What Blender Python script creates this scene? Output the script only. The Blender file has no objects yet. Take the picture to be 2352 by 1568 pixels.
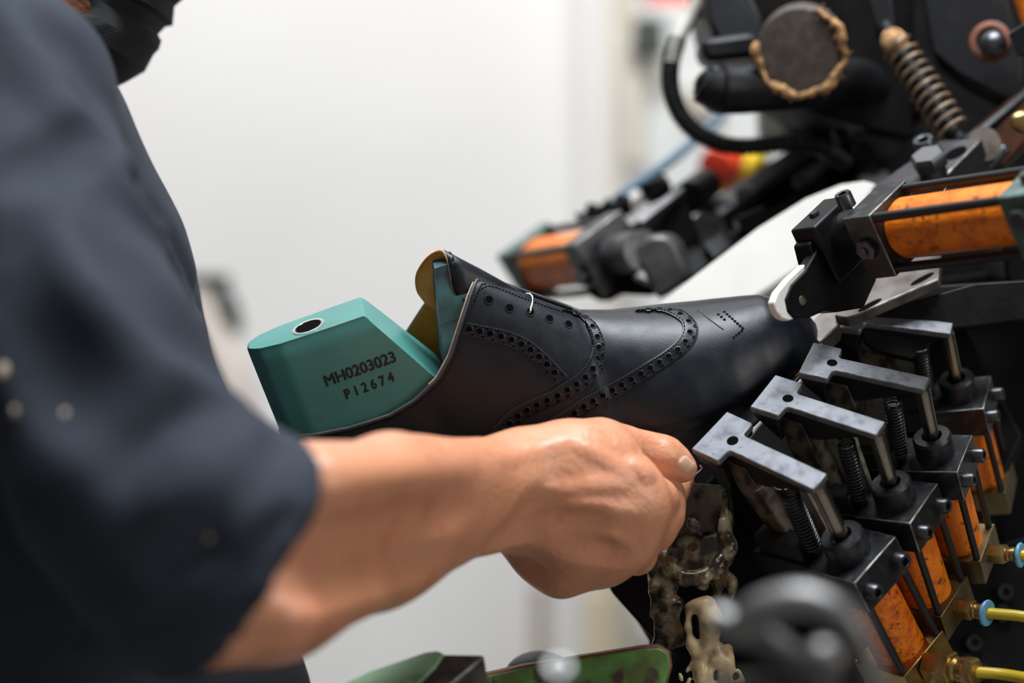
import bpy, bmesh, math, random
import numpy as np
from mathutils import Vector, Matrix
from mathutils.bvhtree import BVHTree

random.seed(7)
SCN = bpy.context.scene
COL = SCN.collection
FPX = 85.0 / 36.0 * 2352.0
CAM = Vector((0.0, 0.0, 1.25))
R = math.radians


def P(px, py, d):
    """point at depth d (metres along the viewing axis) seen at this place of the photograph"""
    return Vector(((px - 1176) / FPX * d, d, CAM.z - (py - 784) / FPX * d))


def mm(px, d):
    return px / FPX * d


# ------------------------------------------------------------------ materials
MATS = {}


def mat(name, col, rough=0.5, metal=0.0, col2=None, nscale=60.0, lo=0.4, hi=0.65, bump=0.0, bscale=400.0,
        bdist=0.0004, spec=0.5, col3=None, n3=200.0, lo3=0.6, hi3=0.7, sss=0.0, rough2=None, coat=0.0, stretch=None):
    m = bpy.data.materials.new(name)
    m.use_nodes = True
    nt = m.node_tree
    N, L = nt.nodes, nt.links
    b = N["Principled BSDF"]
    b.inputs["Base Color"].default_value = (*col, 1)
    b.inputs["Roughness"].default_value = rough
    b.inputs["Metallic"].default_value = metal
    b.inputs["Specular IOR Level"].default_value = spec
    b.inputs["Coat Weight"].default_value = coat
    if sss:
        b.inputs["Subsurface Weight"].default_value = sss
        b.inputs["Subsurface Radius"].default_value = (1.0, 0.35, 0.2)
        b.inputs["Subsurface Scale"].default_value = 0.006
    tc = N.new("ShaderNodeTexCoord")
    vec = tc.outputs["Object"]
    if stretch:
        mp = N.new("ShaderNodeMapping")
        mp.inputs["Scale"].default_value = stretch
        L.new(vec, mp.inputs["Vector"])
        vec = mp.outputs["Vector"]

    def noise(scale, detail=5):
        n = N.new("ShaderNodeTexNoise")
        n.inputs["Scale"].default_value = scale
        n.inputs["Detail"].default_value = detail
        L.new(vec, n.inputs["Vector"])
        return n.outputs["Fac"]

    def ramp(fac, lo, hi):
        r = N.new("ShaderNodeMapRange")
        r.inputs["From Min"].default_value = lo
        r.inputs["From Max"].default_value = hi
        L.new(fac, r.inputs["Value"])
        return r.outputs["Result"]

    out = None
    if col2 is not None:
        f = ramp(noise(nscale), lo, hi)
        mx = N.new("ShaderNodeMix")
        mx.data_type = "RGBA"
        mx.inputs["A"].default_value = (*col, 1)
        mx.inputs["B"].default_value = (*col2, 1)
        L.new(f, mx.inputs["Factor"])
        out = mx.outputs["Result"]
        if rough2 is not None:
            mr = N.new("ShaderNodeMapRange")
            mr.inputs["To Min"].default_value = rough
            mr.inputs["To Max"].default_value = rough2
            L.new(f, mr.inputs["Value"])
            L.new(mr.outputs["Result"], b.inputs["Roughness"])
    if col3 is not None:
        f3 = ramp(noise(n3, 8), lo3, hi3)
        mx = N.new("ShaderNodeMix")
        mx.data_type = "RGBA"
        mx.inputs["A"].default_value = (*col, 1)
        if out is not None:
            L.new(out, mx.inputs["A"])
        mx.inputs["B"].default_value = (*col3, 1)
        L.new(f3, mx.inputs["Factor"])
        out = mx.outputs["Result"]
    if out is not None:
        L.new(out, b.inputs["Base Color"])
    if bump:
        bn = N.new("ShaderNodeBump")
        bn.inputs["Strength"].default_value = bump
        bn.inputs["Distance"].default_value = bdist
        L.new(noise(bscale, 4), bn.inputs["Height"])
        L.new(bn.outputs["Normal"], b.inputs["Normal"])
    MATS[name] = m
    return m


mat("wall_paint", (0.83, 0.815, 0.80), 0.85, col2=(0.79, 0.77, 0.755), nscale=2.2, lo=0.35, hi=0.7)
mat("trim_beige", (0.66, 0.60, 0.50), 0.7)
mat("trim_cream", (0.85, 0.72, 0.48), 0.7)
mat("trim_brown", (0.36, 0.30, 0.23), 0.7)
mat("floor_concrete", (0.35, 0.34, 0.32), 0.8, col2=(0.28, 0.27, 0.26), nscale=4)
mat("cabinet_grey", (0.68, 0.68, 0.65), 0.5)
mat("leather", (0.0040, 0.0056, 0.0095), 0.36, col2=(0.0065, 0.0085, 0.0125), nscale=90, bump=0.22, bscale=1500, bdist=0.00035, spec=0.34, rough2=0.42)
mat("leather_edge", (0.045, 0.048, 0.055), 0.5, bump=0.2, bscale=900)
mat("leather_hole", (0.0015, 0.0015, 0.0015), 0.8, spec=0.03)
mat("leather_stitch", (0.007, 0.007, 0.008), 0.6, spec=0.25)
mat("lining", (0.62, 0.255, 0.035), 0.55, col2=(0.52, 0.20, 0.025), nscale=120, bump=0.2, bscale=900)
mat("raw_edge", (0.62, 0.40, 0.24), 0.8, col2=(0.42, 0.26, 0.16), nscale=500)
mat("last_teal", (0.052, 0.205, 0.185), 0.42, col2=(0.058, 0.225, 0.20), nscale=45, col3=(0.085, 0.10, 0.06), n3=38, lo3=0.66, hi3=0.78, bump=0.1, bscale=600, bdist=0.0003)
mat("last_dark", (0.028, 0.080, 0.088), 0.5, col2=(0.045, 0.115, 0.12), nscale=150, stretch=(1, 1, 0.15))
mat("ink", (0.004, 0.006, 0.006), 0.6, col2=(0.02, 0.05, 0.045), nscale=500, lo=0.55, hi=0.75)
mat("chrome", (0.72, 0.71, 0.70), 0.22, 1.0)
mat("wire", (0.80, 0.80, 0.80), 0.25, 1.0)
mat("skin", (0.60, 0.268, 0.145), 0.38, col2=(0.63, 0.27, 0.155), nscale=26, lo=0.35, hi=0.7, col3=(0.52, 0.185, 0.09), n3=75, lo3=0.55, hi3=0.8, bump=0.6, bscale=330, bdist=0.0009, sss=0.12, spec=0.45)
mat("nail", (0.66, 0.40, 0.29), 0.32, spec=0.5)
mat("shirt", (0.029, 0.035, 0.048), 0.85, col2=(0.024, 0.030, 0.042), nscale=30, bump=0.3, bscale=900, bdist=0.0006, spec=0.25)
mat("mask_cloth", (0.017, 0.018, 0.020), 0.85, bump=0.35, bscale=1100, spec=0.25)
mat("trouser_cloth", (0.010, 0.010, 0.012), 0.9, spec=0.2)
mat("hair", (0.008, 0.007, 0.006), 0.5, bump=0.5, bscale=300)
mat("pincer_steel", (0.165, 0.170, 0.185), 0.58, 0.55, col2=(0.085, 0.092, 0.108), nscale=110, lo=0.45, hi=0.7, col3=(0.08, 0.08, 0.085), n3=330, lo3=0.62, hi3=0.72, bump=0.1, bscale=700, bdist=0.0002)
mat("block_steel", (0.040, 0.042, 0.046), 0.36, 0.75, col2=(0.09, 0.087, 0.084), nscale=120, lo=0.5, hi=0.75, rough2=0.5)
mat("edge_wear", (0.30, 0.29, 0.28), 0.4, 0.8, col2=(0.12, 0.115, 0.11), nscale=130, lo=0.4, hi=0.6)
mat("bolt_steel", (0.085, 0.088, 0.095), 0.33, 0.85)
mat("rod_steel", (0.33, 0.28, 0.22), 0.22, 1.0, col2=(0.20, 0.15, 0.10), nscale=60)
mat("tie_rod", (0.030, 0.030, 0.032), 0.4, 0.6)
mat("orange_rough", (0.90, 0.215, 0.006), 0.38, col2=(0.62, 0.115, 0.004), nscale=160, lo=0.4, hi=0.65, col3=(0.10, 0.035, 0.008), n3=420, lo3=0.58, hi3=0.68, bump=0.9, bscale=330, bdist=0.0016)
mat("orange_paint", (0.90, 0.215, 0.006), 0.42, col2=(0.60, 0.12, 0.006), nscale=80, lo=0.45, hi=0.7, col3=(0.12, 0.05, 0.015), n3=230, lo3=0.58, hi3=0.7, bump=0.6, bscale=420, bdist=0.0009)
mat("brass_block", (0.20, 0.145, 0.065), 0.4, 0.8, col2=(0.13, 0.095, 0.045), nscale=80)
mat("brass", (0.48, 0.32, 0.12), 0.3, 0.95, col2=(0.33, 0.21, 0.08), nscale=120)
mat("blue_plastic", (0.11, 0.32, 0.52), 0.4)
mat("yellow_tube", (0.52, 0.37, 0.02), 0.3, spec=0.5)
mat("blue_tube", (0.055, 0.12, 0.185), 0.4)
mat("machine_black", (0.0028, 0.0028, 0.0031), 0.5, spec=0.14, col2=(0.007, 0.0066, 0.0066), nscale=50, bump=0.3, bscale=250, bdist=0.0008)
mat("machine_dark", (0.007, 0.007, 0.0085), 0.46, 0.1, spec=0.28, col2=(0.016, 0.015, 0.0145), nscale=70, lo=0.5, hi=0.75, bump=0.2, bscale=300)
mat("machine_grey", (0.14, 0.135, 0.135), 0.45, 0.4, col2=(0.07, 0.065, 0.065), nscale=60, bump=0.15, bscale=400)
mat("worn_steel", (0.14, 0.125, 0.115), 0.45, 0.7, col2=(0.06, 0.045, 0.035), nscale=60, lo=0.42, hi=0.7)
mat("brushed_steel", (0.07, 0.07, 0.073), 0.48, 0.7, col2=(0.035, 0.035, 0.037), nscale=160, stretch=(1, 1, 12))
mat("green_enamel", (0.045, 0.085, 0.072), 0.4, col2=(0.13, 0.21, 0.19), nscale=70, lo=0.5, hi=0.7)
mat("green_paint", (0.095, 0.235, 0.050), 0.5, col2=(0.075, 0.105, 0.022), nscale=55, lo=0.42, hi=0.6, col3=(0.05, 0.028, 0.02), n3=90, lo3=0.56, hi3=0.66)
mat("pale_green", (0.27, 0.44, 0.26), 0.55, col2=(0.14, 0.24, 0.12), nscale=55, lo=0.5, hi=0.68)
mat("white_plastic", (0.60, 0.575, 0.52), 0.45, col2=(0.52, 0.49, 0.44), nscale=14)
mat("white_pad", (0.74, 0.71, 0.66), 0.6, col2=(0.30, 0.22, 0.16), nscale=70, lo=0.55, hi=0.75)
mat("red_plastic", (0.78, 0.055, 0.02), 0.4)
mat("yellow_plastic", (0.90, 0.60, 0.01), 0.45)
mat("rubber", (0.012, 0.013, 0.015), 0.5)
mat("conduit_grey", (0.50, 0.47, 0.41), 0.5)
mat("rust", (0.17, 0.05, 0.02), 0.6, 0.3, col2=(0.10, 0.04, 0.025), nscale=120)
mat("disc_brown", (0.060, 0.046, 0.038), 0.7, col2=(0.095, 0.075, 0.062), nscale=150)
mat("crust", (0.55, 0.30, 0.11), 0.8, col2=(0.16, 0.085, 0.045), nscale=230, lo=0.4, hi=0.6, bump=0.8, bscale=500, bdist=0.001)
mat("glue_dark", (0.030, 0.022, 0.014), 0.22, col2=(0.34, 0.27, 0.16), nscale=85, lo=0.46, hi=0.60, bump=0.6, bscale=160, bdist=0.002, col3=(0.09, 0.05, 0.015), n3=130, lo3=0.55, hi3=0.65)
mat("glue_cream", (0.56, 0.42, 0.24), 0.35, col2=(0.20, 0.11, 0.05), nscale=80, lo=0.5, hi=0.7, bump=0.5, bscale=200, bdist=0.001)
mat("grease_plate", (0.26, 0.25, 0.205), 0.45, 0.2, col2=(0.04, 0.035, 0.025), nscale=90, lo=0.45, hi=0.65)
mat("tan_plate", (0.13, 0.105, 0.07), 0.5, 0.3, col2=(0.022, 0.018, 0.013), nscale=110, lo=0.42, hi=0.6)
mat("spring_wire", (0.055, 0.055, 0.058), 0.3, 0.8)
mat("old_spring", (0.28, 0.20, 0.13), 0.5, 0.5, col2=(0.10, 0.07, 0.045), nscale=150)
mat("handle_metal", (0.22, 0.215, 0.21), 0.42, 0.7, col2=(0.13, 0.12, 0.12), nscale=30)
mat("far_pale", (0.72, 0.62, 0.54), 0.6)
mat("far_dark", (0.045, 0.05, 0.042), 0.6)
mat("far_green", (0.01, 0.03, 0.02), 0.6)
mat("lint", (0.50, 0.40, 0.30), 0.8)
mat("eye_white", (0.75, 0.72, 0.68), 0.3)


# ------------------------------------------------------------------ mesh builder
def frame(o, z, x=None):
    """matrix with origin o, local z along z, local x as near to x as may be"""
    z = Vector(z).normalized()
    x = Vector(x) if x is not None else Vector((0, 0, 1))
    x = x - z * x.dot(z)
    if x.length < 1e-6:
        x = z.orthogonal()
    x.normalize()
    y = z.cross(x)
    M = Matrix((x, y, z)).transposed().to_4x4()
    M.translation = Vector(o)
    return M


class MB:
    def __init__(s):
        s.v, s.f = [], []

    def add(s, vs, fs):
        n = len(s.v)
        s.v += [Vector(v) for v in vs]
        s.f += [tuple(i + n for i in f) for f in fs]
        return s

    def box(s, M, h, c=(0, 0, 0)):
        vs = [M @ Vector((c[0] + a * h[0], c[1] + b * h[1], c[2] + e * h[2])) for a in (-1, 1) for b in (-1, 1) for e in (-1, 1)]
        return s.add(vs, [(0, 1, 3, 2), (4, 6, 7, 5), (0, 4, 5, 1), (2, 3, 7, 6), (0, 2, 6, 4), (1, 5, 7, 3)])

    def lathe(s, M, prof, n=32, cap=True):
        """prof: (radius, z) pairs"""
        vs, fs = [], []
        for r, z in prof:
            for i in range(n):
                a = 2 * math.pi * i / n
                vs.append(M @ Vector((r * math.cos(a), r * math.sin(a), z)))
        for k in range(len(prof) - 1):
            for i in range(n):
                j = (i + 1) % n
                fs.append((k * n + i, k * n + j, (k + 1) * n + j, (k + 1) * n + i))
        if cap:
            fs.append(tuple(range(n - 1, -1, -1)))
            fs.append(tuple((len(prof) - 1) * n + i for i in range(n)))
        return s.add(vs, fs)

    def cyl(s, a, b, r, r2=None, n=28):
        a, b = Vector(a), Vector(b)
        return s.lathe(frame(a, b - a), [(r, 0), (r if r2 is None else r2, (b - a).length)], n)

    def tube(s, pts, r, n=12, sub=8, rf=None, closed=False):
        pts = spline(pts, sub) if sub else [Vector(p) for p in pts]
        vs, fs = [], []
        m = len(pts)
        t0 = (pts[1] - pts[0]).normalized()
        u = t0.orthogonal().normalized()
        for k, p in enumerate(pts):
            t = (pts[min(k + 1, m - 1)] - pts[max(k - 1, 0)]).normalized()
            u = (u - t * u.dot(t)).normalized()
            w = t.cross(u)
            rr = (rf(k / (m - 1)) if rf else 1.0) * (r[k] if isinstance(r, list) else r)
            for i in range(n):
                a = 2 * math.pi * i / n
                vs.append(p + (u * math.cos(a) + w * math.sin(a)) * rr)
        for k in range(m - 1):
            for i in range(n):
                j = (i + 1) % n
                fs.append((k * n + i, k * n + j, (k + 1) * n + j, (k + 1) * n + i))
        fs.append(tuple(range(n - 1, -1, -1)))
        fs.append(tuple((m - 1) * n + i for i in range(n)))
        return s.add(vs, fs)

    def prism(s, poly, ext):
        """poly: 3-D points in a plane, ext: extrusion vector"""
        n = len(poly)
        ext = Vector(ext)
        vs = [Vector(p) for p in poly] + [Vector(p) + ext for p in poly]
        fs = [tuple(range(n)), tuple(range(2 * n - 1, n - 1, -1))]
        fs += [(i, i + n, (i + 1) % n + n, (i + 1) % n) for i in range(n)]
        return s.add(vs, fs)

    def ball(s, M, rad, n=20, m=12):
        prof = [(math.sin(math.pi * k / m), -math.cos(math.pi * k / m)) for k in range(m + 1)]
        prof[0] = (1e-3, -1)
        prof[-1] = (1e-3, 1)
        S = Matrix.Diagonal((rad[0], rad[1], rad[2], 1))
        return s.lathe(M @ S, prof, n)

    def socket(s, M, r, h):
        """socket head cap screw: knurled head with a hexagonal recess"""
        n = 24
        vs, fs = [], []

        def ring(f, z):
            k = len(vs)
            for i in range(n):
                a = 2 * math.pi * i / n
                q = f(a)
                vs.append(M @ Vector((q * math.cos(a), q * math.sin(a), z)))
            return k

        hexr = lambda a: 0.56 * r * math.cos(math.pi / 6) / math.cos((a % (math.pi / 3)) - math.pi / 6)
        rs = [ring(lambda a: r, 0), ring(lambda a: r, h * .88), ring(lambda a: r * .88, h), ring(lambda a: .62 * r, h), ring(hexr, h * .97), ring(hexr, h * .35)]
        for a, b in zip(rs, rs[1:]):
            for i in range(n):
                j = (i + 1) % n
                fs.append((a + i, a + j, b + j, b + i))
        fs.append(tuple(rs[-1] + i for i in range(n)))
        fs.append(tuple(rs[0] + i for i in range(n - 1, -1, -1)))
        return s.add(vs, fs)

    def hexhead(s, M, r, h, ch=0.12):
        return s.lathe(M, [(r, 0), (r, h * (1 - ch * 1.5)), (r * (1 - ch), h)], 6)

    def coil(s, a, b, r, wire, turns, n=8, per=20):
        M = frame(a, Vector(b) - Vector(a))
        L = (Vector(b) - Vector(a)).length
        k = int(turns * per)
        pts = [M @ Vector((r * math.cos(2 * math.pi * i / per), r * math.sin(2 * math.pi * i / per), L * i / k)) for i in range(k + 1)]
        return s.tube(pts, wire, n, 0)


def spline(pts, sub=8):
    pts = [Vector(p) for p in pts]
    if len(pts) < 3:
        return [pts[0].lerp(pts[-1], i / sub) for i in range(sub + 1)]
    q = [pts[0] * 2 - pts[1]] + pts + [pts[-1] * 2 - pts[-2]]
    out = []
    for i in range(1, len(q) - 2):
        a, b, c, d = q[i - 1:i + 3]
        for k in range(sub):
            t = k / sub
            out.append(0.5 * (2 * b + (c - a) * t + (2 * a - 5 * b + 4 * c - d) * t * t + (3 * b - a - 3 * c + d) * t ** 3))
    out.append(pts[-1])
    return out


def resample(pts, n):
    """n points evenly spaced along a 2-D or 3-D smooth line"""
    pts = spline([Vector((*p, 0)) if len(p) == 2 else Vector(p) for p in pts], 10)
    L = [0]
    for a, b in zip(pts, pts[1:]):
        L.append(L[-1] + (b - a).length)
    out, k = [], 0
    for i in range(n):
        t = L[-1] * i / (n - 1)
        while k < len(L) - 2 and L[k + 1] < t:
            k += 1
        out.append(pts[k].lerp(pts[k + 1], (t - L[k]) / max(L[k + 1] - L[k], 1e-9)))
    return out


def thing(name, label, cat, loc, group=None, M=None):
    o = bpy.data.objects.new(name, None)
    o.empty_display_size = 0.02
    COL.objects.link(o)
    if M is not None:
        o.matrix_world = M
    else:
        o.location = loc
    o["label"], o["category"] = label, cat
    if group:
        o["group"] = group
    return o


def tag(o, label, cat, group=None):
    o["label"], o["category"] = label, cat
    if group:
        o["group"] = group
    return o


def origin_of(o):
    v = Vector((0, 0, 0))
    while o is not None:
        v = v + o.location
        o = o.parent
    return v


def make(name, mb, m, parent=None, bevel=0.0, smooth=True, local=False, sharp=38, seg=2):
    """link a builder's geometry as one mesh object; world coordinates unless local"""
    me = bpy.data.meshes.new(name)
    v = mb.v
    if local:
        off = Vector((0, 0, 0))
    elif parent is not None:
        off = origin_of(parent)
    else:
        lo = Vector(map(min, zip(*v)))
        hi = Vector(map(max, zip(*v)))
        off = (lo + hi) / 2
        off.z = lo.z
    me.from_pydata([p - off for p in v], [], mb.f)
    bm = bmesh.new()
    bm.from_mesh(me)
    bmesh.ops.recalc_face_normals(bm, faces=bm.faces)
    bm.to_mesh(me)
    bm.free()
    for x in (m if isinstance(m, (list, tuple)) else [m]):
        me.materials.append(MATS[x])
    if smooth:
        me.polygons.foreach_set("use_smooth", [True] * len(me.polygons))
        me.set_sharp_from_angle(angle=R(sharp))
    o = bpy.data.objects.new(name, me)
    COL.objects.link(o)
    if parent is not None:
        o.parent = parent
    elif not local:
        o.location = off
    if bevel:
        b = o.modifiers.new("Bevel", "BEVEL")
        b.width = bevel
        b.segments = seg
        b.limit_method = "ANGLE"
        b.angle_limit = R(30)
        b.harden_normals = False
        if m in ("block_steel", "pincer_steel", "brushed_steel", "worn_steel"):
            me.materials.append(MATS["edge_wear"])
            b.material = 1
    return o


def dup(root, M=None, loc=None):
    c = root.copy()
    COL.objects.link(c)
    if M is not None:
        c.matrix_world = M
    for ch in root.children:
        k = ch.copy()
        COL.objects.link(k)
        k.parent = c
        for g in ch.children:
            q = g.copy()
            COL.objects.link(q)
            q.parent = k
    return c


def on_plane(pts, o, n):
    """where the sight lines of photograph points meet the plane through o with normal n"""
    n = Vector(n).normalized()
    out = []
    for px, py in pts:
        r = P(px, py, 1.0) - CAM
        out.append(CAM + r * ((o - CAM).dot(n) / r.dot(n)))
    return out


# ------------------------------------------------------------------ implicit surfaces for bodies and cloth
class SDF:
    def __init__(s, xs, ys, zs):
        s.ax = [np.array(a, dtype=np.float32) for a in (xs, ys, zs)]
        s.f = np.full([len(a) for a in s.ax], 1.0, dtype=np.float32)

    def _sub(s, lo, hi):
        sl = []
        for a, l, h in zip(s.ax, lo, hi):
            i, j = np.searchsorted(a, l), np.searchsorted(a, h)
            sl.append(slice(max(i - 1, 0), min(j + 1, len(a))))
        if any(q.stop - q.start < 1 for q in sl):
            return None, None
        g = np.meshgrid(s.ax[0][sl[0]], s.ax[1][sl[1]], s.ax[2][sl[2]], indexing="ij", sparse=True)
        return tuple(sl), g

    def _apply(s, sl, d, k, op):
        f = s.f[sl]
        if op == "add":
            h = np.maximum(k - np.abs(f - d), 0) / k
            s.f[sl] = np.minimum(f, d) - h * h * k / 4
        else:
            h = np.maximum(k - np.abs(f + d), 0) / k
            s.f[sl] = np.maximum(f, -d) + h * h * k / 4

    def cap(s, a, b, ra, rb, k=0.008, op="add", m=0.012):
        a, b = Vector(a), Vector(b)
        r = max(ra, rb) + k + m
        sl, g = s._sub([min(x, y) - r for x, y in zip(a, b)], [max(x, y) + r for x, y in zip(a, b)])
        if sl is None:
            return s
        ab = b - a
        L2 = max(ab.length_squared, 1e-12)
        t = np.clip(((g[0] - a.x) * ab.x + (g[1] - a.y) * ab.y + (g[2] - a.z) * ab.z) / L2, 0, 1)
        d = np.sqrt((g[0] - a.x - t * ab.x) ** 2 + (g[1] - a.y - t * ab.y) ** 2 + (g[2] - a.z - t * ab.z) ** 2) - (ra + (rb - ra) * t)
        s._apply(sl, d, k, op)
        return s

    def chain(s, pts, k=0.008, op="add", m=0.012):
        for (a, ra), (b, rb) in zip(pts, pts[1:]):
            s.cap(a, b, ra, rb, k, op, m)
        return s

    def ell(s, c, rad, rot=None, k=0.008, op="add", m=0.012):
        r = max(rad) + k + m
        sl, g = s._sub([x - r for x in c], [x + r for x in c])
        if sl is None:
            return s
        M = rot.transposed() if rot is not None else Matrix.Identity(3)
        q = [M[i][0] * (g[0] - c[0]) + M[i][1] * (g[1] - c[1]) + M[i][2] * (g[2] - c[2]) for i in range(3)]
        k0 = np.sqrt(sum((q[i] / rad[i]) ** 2 for i in range(3)))
        k1 = np.sqrt(sum((q[i] / rad[i] ** 2) ** 2 for i in range(3)))
        s._apply(sl, k0 * (k0 - 1) / np.maximum(k1, 1e-6), k, op)
        return s

    def mesh(s):
        f, (X, Y, Z) = s.f, s.ax
        nx, ny, nz = f.shape
        ins = f < 0
        c = [(i, j, k) for i in (0, 1) for j in (0, 1) for k in (0, 1)]
        cut = lambda A, o: A[o[0]:nx - 1 + o[0], o[1]:ny - 1 + o[1], o[2]:nz - 1 + o[2]]
        cnt = sum(cut(ins, o).astype(np.int8) for o in c)
        act = (cnt > 0) & (cnt < 8)
        I, J, K = np.nonzero(act)
        idx = -np.ones(act.shape, dtype=np.int64)
        idx[I, J, K] = np.arange(len(I))
        acc = np.zeros((len(I), 3))
        n = np.zeros(len(I))
        for a in range(8):
            for b in range(a + 1, 8):
                oa, ob = c[a], c[b]
                if sum(abs(p - q) for p, q in zip(oa, ob)) != 1:
                    continue
                fa, fb = f[I + oa[0], J + oa[1], K + oa[2]], f[I + ob[0], J + ob[1], K + ob[2]]
                w = (fa < 0) != (fb < 0)
                t = np.where(w, fa / np.where(w, fa - fb, 1), 0)
                pa = np.stack([X[I + oa[0]], Y[J + oa[1]], Z[K + oa[2]]], 1)
                pb = np.stack([X[I + ob[0]], Y[J + ob[1]], Z[K + ob[2]]], 1)
                acc += (pa + (pb - pa) * t[:, None]) * w[:, None]
                n += w
        V = acc / n[:, None]
        Q = []
        for ax in range(3):
            o1, o2 = [(1, 2), (2, 0), (0, 1)][ax]
            a = [slice(1, -1)] * 3
            b = [slice(1, -1)] * 3
            a[ax], b[ax] = slice(0, -1), slice(1, None)
            d = ins[tuple(a)] != ins[tuple(b)]
            E = np.array(np.nonzero(d))
            for q in (o1, o2):
                E[q] += 1
            e1, e2 = np.zeros((3, 1), int), np.zeros((3, 1), int)
            e1[o1], e2[o2] = 1, 1
            g = lambda p: idx[p[0], p[1], p[2]]
            quad = np.stack([g(E - e1 - e2), g(E - e2), g(E), g(E - e1)], 1)
            fl = ~ins[E[0], E[1], E[2]]
            quad[~fl] = quad[~fl][:, ::-1]
            Q.append(quad)
        Q = np.concatenate(Q)
        Q = Q[(Q >= 0).all(1)]
        mb = MB()
        mb.v = [Vector(v) for v in V]
        mb.f = [tuple(int(i) for i in q) for q in Q]
        return mb


def axis(*segs):
    """grid coordinates: (start, end, step) runs joined end to end"""
    out = []
    for a, b, h in segs:
        n = max(int(round((b - a) / h)), 1)
        out += [a + (b - a) * i / n for i in range(n)]
    return out + [segs[-1][1]]


def bvh_of(mb):
    return BVHTree.FromPolygons([tuple(v) for v in mb.v], mb.f)


def hit(bvh, px, py):
    d = (P(px, py, 1.0) - CAM).normalized()
    loc, n, i, dist = bvh.ray_cast(CAM, d)
    if loc is None:
        loc, n, i, dist = bvh.find_nearest(P(px, py, 1.38))
    if n.dot(d) > 0:
        n = -n
    return loc, n


# ================================================================== SHOE AND LAST
SO = P(720, 1195, 1.40)
EL = R(22)
SA = Vector((0.9455, 0.0, 0.3256))
SU = Vector((-0.3256 * math.cos(EL), -math.sin(EL), 0.9455 * math.cos(EL)))
SN = Vector((0.3256 * math.sin(EL), -math.cos(EL), -0.9455 * math.sin(EL)))


def S(x, y, z):
    """shoe coordinates in mm: x heel to toe, y towards the near side, z up"""
    return SO + (SA * x + SN * y + SU * z) * 0.001008


def tab(*p):
    xs, ys = zip(*p)
    return lambda x: float(np.interp(x, xs, ys))


s_w = tab((0, 0), (1, 8), (3, 15), (8, 23), (20, 30), (50, 33), (90, 34), (130, 37), (170, 43), (205, 48), (230, 48), (255, 42.5), (275, 35), (290, 26), (300, 17), (306, 9), (309, 0))
s_h = tab((0, 125), (60, 128), (100, 126), (120, 118), (136, 109), (183, 69), (200, 62), (214, 58), (248, 49), (283, 41), (298, 32), (306, 22), (309, 14))
s_a = tab((0, 1.2), (100, 1.2), (136, 1.25), (183, 1.6), (215, 1.9), (309, 2.4))
s_b = tab((0, 0.4), (100, 0.42), (136, 0.47), (160, 0.50), (183, 0.58), (215, 0.55), (309, 0.5))
tl_near = tab((0, 60), (14, 61.5), (40, 58.8), (64, 58.6), (80, 62), (96, 69.4), (107, 79.5), (120, 96), (127, 104), (131, 107.5), (136, 110), (309, 110))
tl_far = tab((0, 60), (14, 62), (40, 62), (64, 66), (82, 76), (101, 93), (112, 102), (120, 106), (131, 109), (136, 110), (309, 110))
s_bot = tab((0, -12), (190, -13), (215, -19), (230, -19), (262, -8), (285, 0), (309, 6))


def s_y(x, z, inset=0.0, H=None):
    H = H or s_h(x)
    t = min(max(z / H, 0.0), 1.0)
    y = (s_w(x) - inset) * (1 - t ** s_a(x)) ** s_b(x)
    if z < 9:
        y *= 1 - 0.05 * ((9 - max(z, 0)) / 9) ** 2
    return max(y, 0.0)


def stations(n):
    out = []
    for i in range(n):
        u = i / (n - 1)
        u2 = 0.5 - 0.5 * math.cos(math.pi * u)
        out.append(309 * (0.55 * u2 + 0.45 * u))
    return out


def upper_side(near):
    rows = []
    for x in stations(120):
        H = s_h(x)
        tl = (tl_near if near else tl_far)(x)
        top = H if x > 180 else min(tl, H - 0.4)
        fm = math.asin(min(top / H, 1.0))
        row = []
        for j in range(8):
            z = s_bot(x) * (1 - j / 8)
            k = (1 - j / 8) ** 1.3
            flare = (7 if 190 < x else 3) * k * min(1, (309 - x) / 40) * min(1, x / 15)
            rip = 0.8 * math.sin(x * 0.2 + 1.0) * k * float(np.clip((x - 195) / 25, 0, 1)) * min(1, (309 - x) / 25)
            row.append((x, s_y(x, 0) + flare + rip, z))
        for j in range(41):
            z = H * math.sin(fm * j / 40)
            y = s_y(x, z)
            if x > 180 and j == 40:
                y = 0.0
            fade = max(0.0, 1 - z / 34)
            y += 0.8 * math.sin(x * 0.2 + 1.0 + z * 0.05) * fade ** 1.5 * float(np.clip((x - 195) / 25, 0, 1)) * min(1, (309 - x) / 25)
            if x < 180:
                y += 1.6 * float(np.clip((x - 2) / 12, 0, 1))
                y += 0.7 * math.sin(x * 0.2 + z * 0.11) * math.exp(-((x - 60) / 30) ** 2) * math.exp(-((z - 40) / 18) ** 2)
            if not near and x < 180:
                y *= 1 + 0.30 * float(np.clip((z - 40) / 40, 0, 1)) * float(np.clip((x - 40) / 40, 0, 1)) * float(np.clip((150 - x) / 30, 0, 1))
            row.append((x, y, z))
        rows.append(row)
    mb = MB()
    sg = 1 if near else -1
    vs = [S(x, sg * y, z) for row in rows for x, y, z in row]
    n = len(rows[0])
    fs = []
    for i in range(len(rows) - 1):
        for j in range(n - 1):
            q = (i * n + j, (i + 1) * n + j, (i + 1) * n + j + 1, i * n + j + 1)
            fs.append(q if near else q[::-1])
    return mb.add(vs, fs)


up = upper_side(True)
far_up = upper_side(False)
UPB = bvh_of(up)
shoe = thing("shoe", "unfinished black leather brogue shoe stretched over the teal last, its toe in the pincers", "shoe", S(150, 0, -12))


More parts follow.
